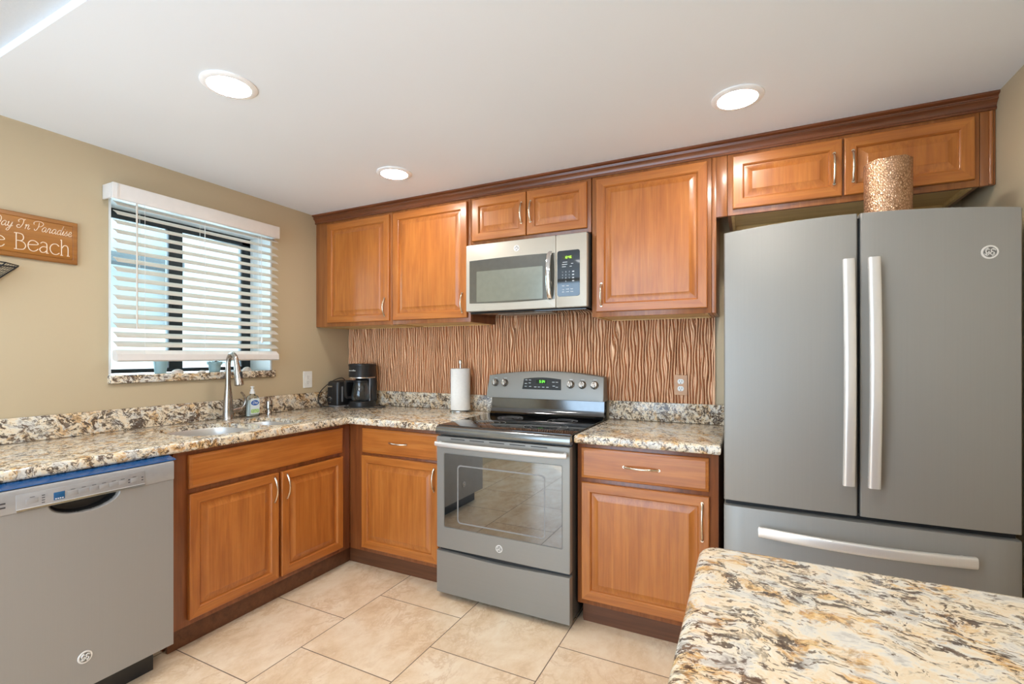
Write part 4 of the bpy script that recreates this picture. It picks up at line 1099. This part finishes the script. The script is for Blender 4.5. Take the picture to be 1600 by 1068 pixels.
mb = MB(); mb.lathe([(.002, 1.402), (.004, 1.398), (.0065, 1.372), (.0065, 1.366), (.002, 1.364)], (.080, -.816, 0), 14); mb.build('tassel', M_WHITEP, pc)

# ------------------------------------------------------------------ window sill objects
def pot(x, y, r0, r1, h, label, rim, leaves, seed):
    z0 = 1.1895
    t = thing('potted_plant', label, 'plant', (x, y, z0), 'potted plants on the window sill')
    pr = [(r0, z0), (r1, z0 + h * (.72 if rim else 1))]
    if rim: pr += [(r1 + .006, z0 + h * .72), (r1 + .008, z0 + h), (r1 + .002, z0 + h)]
    pr += [(r1 - .004, z0 + h), (r1 - .005, z0 + h * .85)]
    mb = MB(); mb.lathe(pr, (x, y, 0), 28, cap1=True); mb.build('pot', M_POT, t)
    rn = random.Random(seed); mb = MB()
    mb.lathe([(r1 - .006, z0 + h * .84), (.002, z0 + h * .9)], (x, y, 0), 16); mb.build('soil', M_SOIL, t)
    mb = MB()
    for _ in range(leaves):
        a = rn.uniform(0, 2 * PI); L = rn.uniform(.03, .055); el = rn.uniform(.15, .8); zz = z0 + h * .88
        d = Vector((math.cos(a) * math.cos(el), math.sin(a) * math.cos(el), math.sin(el))); s_ = d.cross(Vector((0, 0, 1))).normalized()
        p0 = Vector((x, y, zz)) + Vector((rn.uniform(-.02, .02), rn.uniform(-.02, .02), 0))
        pts = [p0 + d * (L * k / 5) - Vector((0, 0, .012 * (k / 5) ** 2)) for k in range(6)]
        mb.tube(pts, [.0015, .005, .007, .0065, .004, .0008], 6, ry=[.001] * 6, up=s_)
    mb.build('leaves', M_LEAF, t)
pot(-.045, -1.325, .026, .034, .078, 'plain round pale blue flower pot, left one on the window sill', False, 26, 1)
pot(-.050, -1.030, .028, .033, .058, 'rimmed pale blue flower pot, right one on the window sill behind the faucet', True, 24, 2)
def shell(x, y, rx, ry, h, ang, label, seed):
    rn = random.Random(seed); mb = MB(); n, k = 24, 8; P_ = []
    z0 = 1.1893
    for j in range(k + 1):
        a = j / k * PI / 2; row = []
        for i in range(n):
            b = 2 * PI * i / n; rb = 1 + .05 * math.cos(12 * b) - .25 * max(0, math.cos(b + .4)) ** 3
            u, v = rx * rb * math.cos(b) * math.cos(a), ry * rb * math.sin(b) * math.cos(a)
            row.append((x + u * math.cos(ang) - v * math.sin(ang) + .3 * rx * math.sin(a), y + u * math.sin(ang) + v * math.cos(ang), z0 + h * math.sin(a)))
        P_.append(row)
    mb.rings(P_[:-1] , 0, True, True)
    solo(mb, 'sea_shell', M_SHELL, label, 'shell', (x, y, z0), 'shells on the window sill')
shell(-.005, -1.262, .018, .034, .022, .2, 'largest sea shell, on the sill between the two flower pots', 1)
shell(.000, -1.135, .014, .024, .011, .1, 'small flat sea shell, on the sill just left of the right pot', 2)
shell(-.010, -.855, .016, .028, .026, -.1, 'sea shell at the right end of the window sill, right of the faucet', 3)

# ------------------------------------------------------------------ wall sign, basket, outlets
t = thing('wall_sign', 'wooden wall sign with cream lettering left of the window', 'sign', (.002, -2.02, 1.80))
SY0, SY1, SZ0, SZ1 = -2.36, -1.703, 1.704, 1.896
mb = MB()
def sl(d, x): return [(x, y, z) for y, z in ((SY0 + d, SZ0 + d), (SY1 - d, SZ0 + d), (SY1 - d, SZ1 - d), (SY0 + d, SZ1 - d))]
mb.rings([sl(0, .002), sl(0, .013), sl(.004, .017), sl(.018, .018), sl(.020, .0155)], 0)
mb.build('border', M_SIGNB, t)
mb = MB(); mb.rings([sl(.0205, .010), sl(.0205, .0165), sl(.0225, .0175)]); bdp = mb.build('board', M_SIGN, t)
# stroke letters: (x, y) in cap heights
SCR = {  # script, x-height .5
 'D': ([[(.12, .95), (.22, .5), (.08, .05), (.3, .0), (.65, .25), (.66, .75), (.35, 1.0), (.05, .85), (.0, .7)]], .8),
 'a': ([[(.36, .44), (.2, .5), (.05, .3), (.06, .08), (.18, 0), (.34, .2), (.38, .46), (.36, .12), (.44, 0), (.56, .14)]], .52),
 'y': ([[(.0, .36), (.08, .48), (.06, .14), (.16, 0), (.3, .14), (.38, .48), (.34, 0), (.22, -.4), (.06, -.42), (.1, -.22), (.5, .14)]], .5),
 'I': ([[(.05, .62), (-.04, .8), (.16, .98), (.4, .92), (.55, .98)], [(.42, .95), (.44, .5), (.3, .08), (.08, .02), (-.04, .2), (.1, .34), (.22, .26)]], .68),
 'n': ([[(.0, .36), (.08, .48), (.08, .0)], [(.08, .22), (.2, .46), (.32, .44), (.3, .1), (.38, 0), (.5, .14)]], .5),
 'P': ([[(.3, .9), (.34, .5), (.24, .08), (.1, .02), (.02, .16)], [(-.12, .62), (-.18, .85), (.1, 1.02), (.5, 1.0), (.72, .82), (.6, .55), (.34, .46)]], .72),
 'r': ([[(.0, .14), (.1, .5), (.14, .42), (.28, .44), (.24, .1), (.32, 0), (.44, .14)]], .44),
 'd': ([[(.36, .44), (.2, .5), (.05, .3), (.06, .08), (.18, 0), (.34, .2), (.46, 1.0), (.36, .14), (.44, 0), (.56, .14)]], .52),
 'i': ([[(.0, .14), (.1, .48), (.08, .1), (.16, 0), (.28, .14)], [(.16, .68), (.17, .71)]], .26),
 's': ([[(.0, .14), (.16, .52), (.14, .36), (.26, .14), (.14, 0), (.02, .06)], [(.18, .02), (.36, .14)]], .34),
 'e': ([[(.02, .2), (.26, .3), (.26, .46), (.14, .5), (.04, .26), (.1, .04), (.24, 0), (.4, .14)]], .38),
 ' ': ([], .36)}
SER = {
 'B': ([[(.08, 0), (.08, 1)], [(-.04, 0), (.3, 0), (.52, .06), (.62, .26), (.52, .46), (.3, .54), (.08, .54)], [(-.04, 1), (.28, 1), (.44, .94), (.5, .77), (.44, .6), (.3, .54)]], .74),
 'e': ([[(.03, .38), (.6, .46), (.52, .62), (.32, .68), (.12, .6), (.02, .36), (.1, .1), (.3, 0), (.5, .06), (.62, .18)]], .70),
 'a': ([[(.06, .58), (.22, .68), (.42, .62), (.46, .44), (.46, .0)], [(.46, .38), (.2, .38), (.02, .2), (.12, .02), (.32, .04), (.46, .18)], [(.40, 0), (.56, 0)]], .64),
 'c': ([[(.58, .56), (.42, .68), (.2, .65), (.03, .45), (.04, .2), (.2, .02), (.42, .0), (.6, .12)]], .66),
 'h': ([[(.08, 0), (.08, 1.02)], [(.08, .44), (.24, .66), (.42, .66), (.5, .5), (.5, 0)], [(.0, 0), (.17, 0)], [(.42, 0), (.6, 0)], [(.0, 1.0), (.08, 1.02)]], .66),
 't': ([[(.12, .9), (.12, .12), (.2, 0), (.32, .04)], [(0, .66), (.3, .66)]], .4),
 ' ': ([], .5)}
def strokes(txt, font, h, y_end, z, rad, slope=0.0, sh=0.0, smooth=True, wx=1.0):
    W_ = sum(font[c_][1] for c_ in txt) * h * wx; x = y_end - W_; o = []
    mb = MB()
    for c_ in txt:
        for st in font[c_][0]:
            straight = len(st) == 2
            P2 = [Vector((0, x + (a + sh * b) * h * wx, z + b * h)) for a, b in st]
            P2 = P2 if straight else cr(P2, 6)
            mb.tube([Vector((.0180, p.y, p.z)) for p in P2], rad, 6, ry=.0008 if False else None)
        x += font[c_][1] * h * wx
    return mb
strokes('Day In Paradise', SCR, .041, -1.728, 1.829, .0011, sh=.28, wx=.85).build('script_lettering', M_LETTER, bdp)
strokes('the Beach', SER, .068, -1.731, 1.738, .0017, wx=.80).build('large_lettering', M_LETTER, bdp)
# wire basket
t = thing('wire_basket', 'black wire wall basket below the wooden sign', 'basket', (.01, -2.15, 1.50))
rim = [(.006, -2.42), (.006, -1.905), (.05, -1.915), (.105, -1.97), (.115, -2.1), (.115, -2.3), (.06, -2.41)]
bot = [(.008, -2.36), (.008, -2.06), (.03, -2.065), (.055, -2.09), (.06, -2.15), (.06, -2.27), (.03, -2.35)]
def dense(pl, z, n=10):
    o = []
    for i in range(len(pl)):
        a, b = Vector((*pl[i], z)), Vector((*pl[(i + 1) % len(pl)], z)); o += [a.lerp(b, k / n) for k in range(n)]
    return o
Rm, Bm = dense(rim, 1.662), dense(bot, 1.505)
mb = MB(); mb.tube(Rm, .0028, 8, closed=True); mb.tube(Bm, .0022, 8, closed=True)
for i in (10, 20, 30, 50): mb.tube([Rm[i], Bm[i]], .0024, 8)
mb.build('frame', M_WIRE, t)
mb = MB()
for i in range(0, len(Rm), 2): mb.tube([Rm[i], Bm[i]], .0008, 5)
for k in range(1, 16): mb.tube([a.lerp(b, k / 16) for a, b in zip(Rm, Bm)], .0008, 5, closed=True)
mb.build('wire_mesh', M_WIRE, t)

def outlet(name, label, mat_, F_, w, h, plate_m, style):
    t = thing(name, label, 'outlet', F_.translation, 'wall outlets')
    mb = MB(); plate(mb, rrect(-w / 2, w / 2, -h / 2, h / 2, .004, 3), .0055, F_, .002); p = mb.build('cover_plate', plate_m, t)
    mb = MB()
    if style == 'round':
        for s_ in (-1, 1):
            lp = [(.0165 * math.cos(a * PI / 12), s_ * .0195 + max(-.0135, min(.0135, .0165 * math.sin(a * PI / 12)))) for a in range(24)]
            plate(mb, lp, .0065, F_)
    else: plate(mb, rrect(-.017, .017, -.034, .034, .003, 3), .0068, F_)
    q = mb.build('receptacle', M_OUTLET, p)
    mb = MB()
    for s_ in (-1, 1):
        c_ = s_ * .0195
        for dx in (-.006, .006): plate(mb, rrect(dx - .0012, dx + .0012, c_ - .001, c_ + .007, .0005, 2), .0071, F_)
        plate(mb, [(.0026 * math.cos(a * PI / 6), c_ - .0085 + .0026 * math.sin(a * PI / 6)) for a in range(12)], .0071, F_)
    mb.build('slots', M_SLOT if style == 'round' else M_GREY, q)
outlet('wall_outlet', 'white outlet on the beige left wall above the counter', None, face_x(.0008, -.405, 1.115), .074, .117, M_OUTLET, 'rect')
outlet('wall_outlet', 'tan outlet on the bronze wavy wall panel beside the refrigerator', None, face_y(2.467, -.0195, 1.1225), .070, .112, M_OUTB, 'round')

# ------------------------------------------------------------------ recessed ceiling lights
def downlight(x, y, label):
    t = thing('ceiling_light', label, 'ceiling light', (x, y, H), 'recessed ceiling lights')
    mb = MB(); mb.lathe([(.0945, H - .0005), (.0945, H - .004), (.090, H - .0065), (.080, H - .009), (.0725, H - .009), (.0725, H - .0005)], (x, y, 0), 48, cap0=False, cap1=False); mb.build('trim_ring', M_RING, t)
    mb = MB(); mb.lathe([(.0722, H - .0008), (.0722, H - .0082), (.001, H - .0086)], (x, y, 0), 40); mb.build('lens', M_LENS, t)
    return t
downlight(1.073, -1.672, 'recessed ceiling light nearest the soffit edge, over the left side of the floor')
downlight(1.055, -.728, 'small far recessed ceiling light above the corner base cabinets')
downlight(2.762, -1.672, 'recessed ceiling light above the granite island')
downlight(2.762, -.742, 'recessed ceiling light in front of the upper cabinets over the refrigerator')
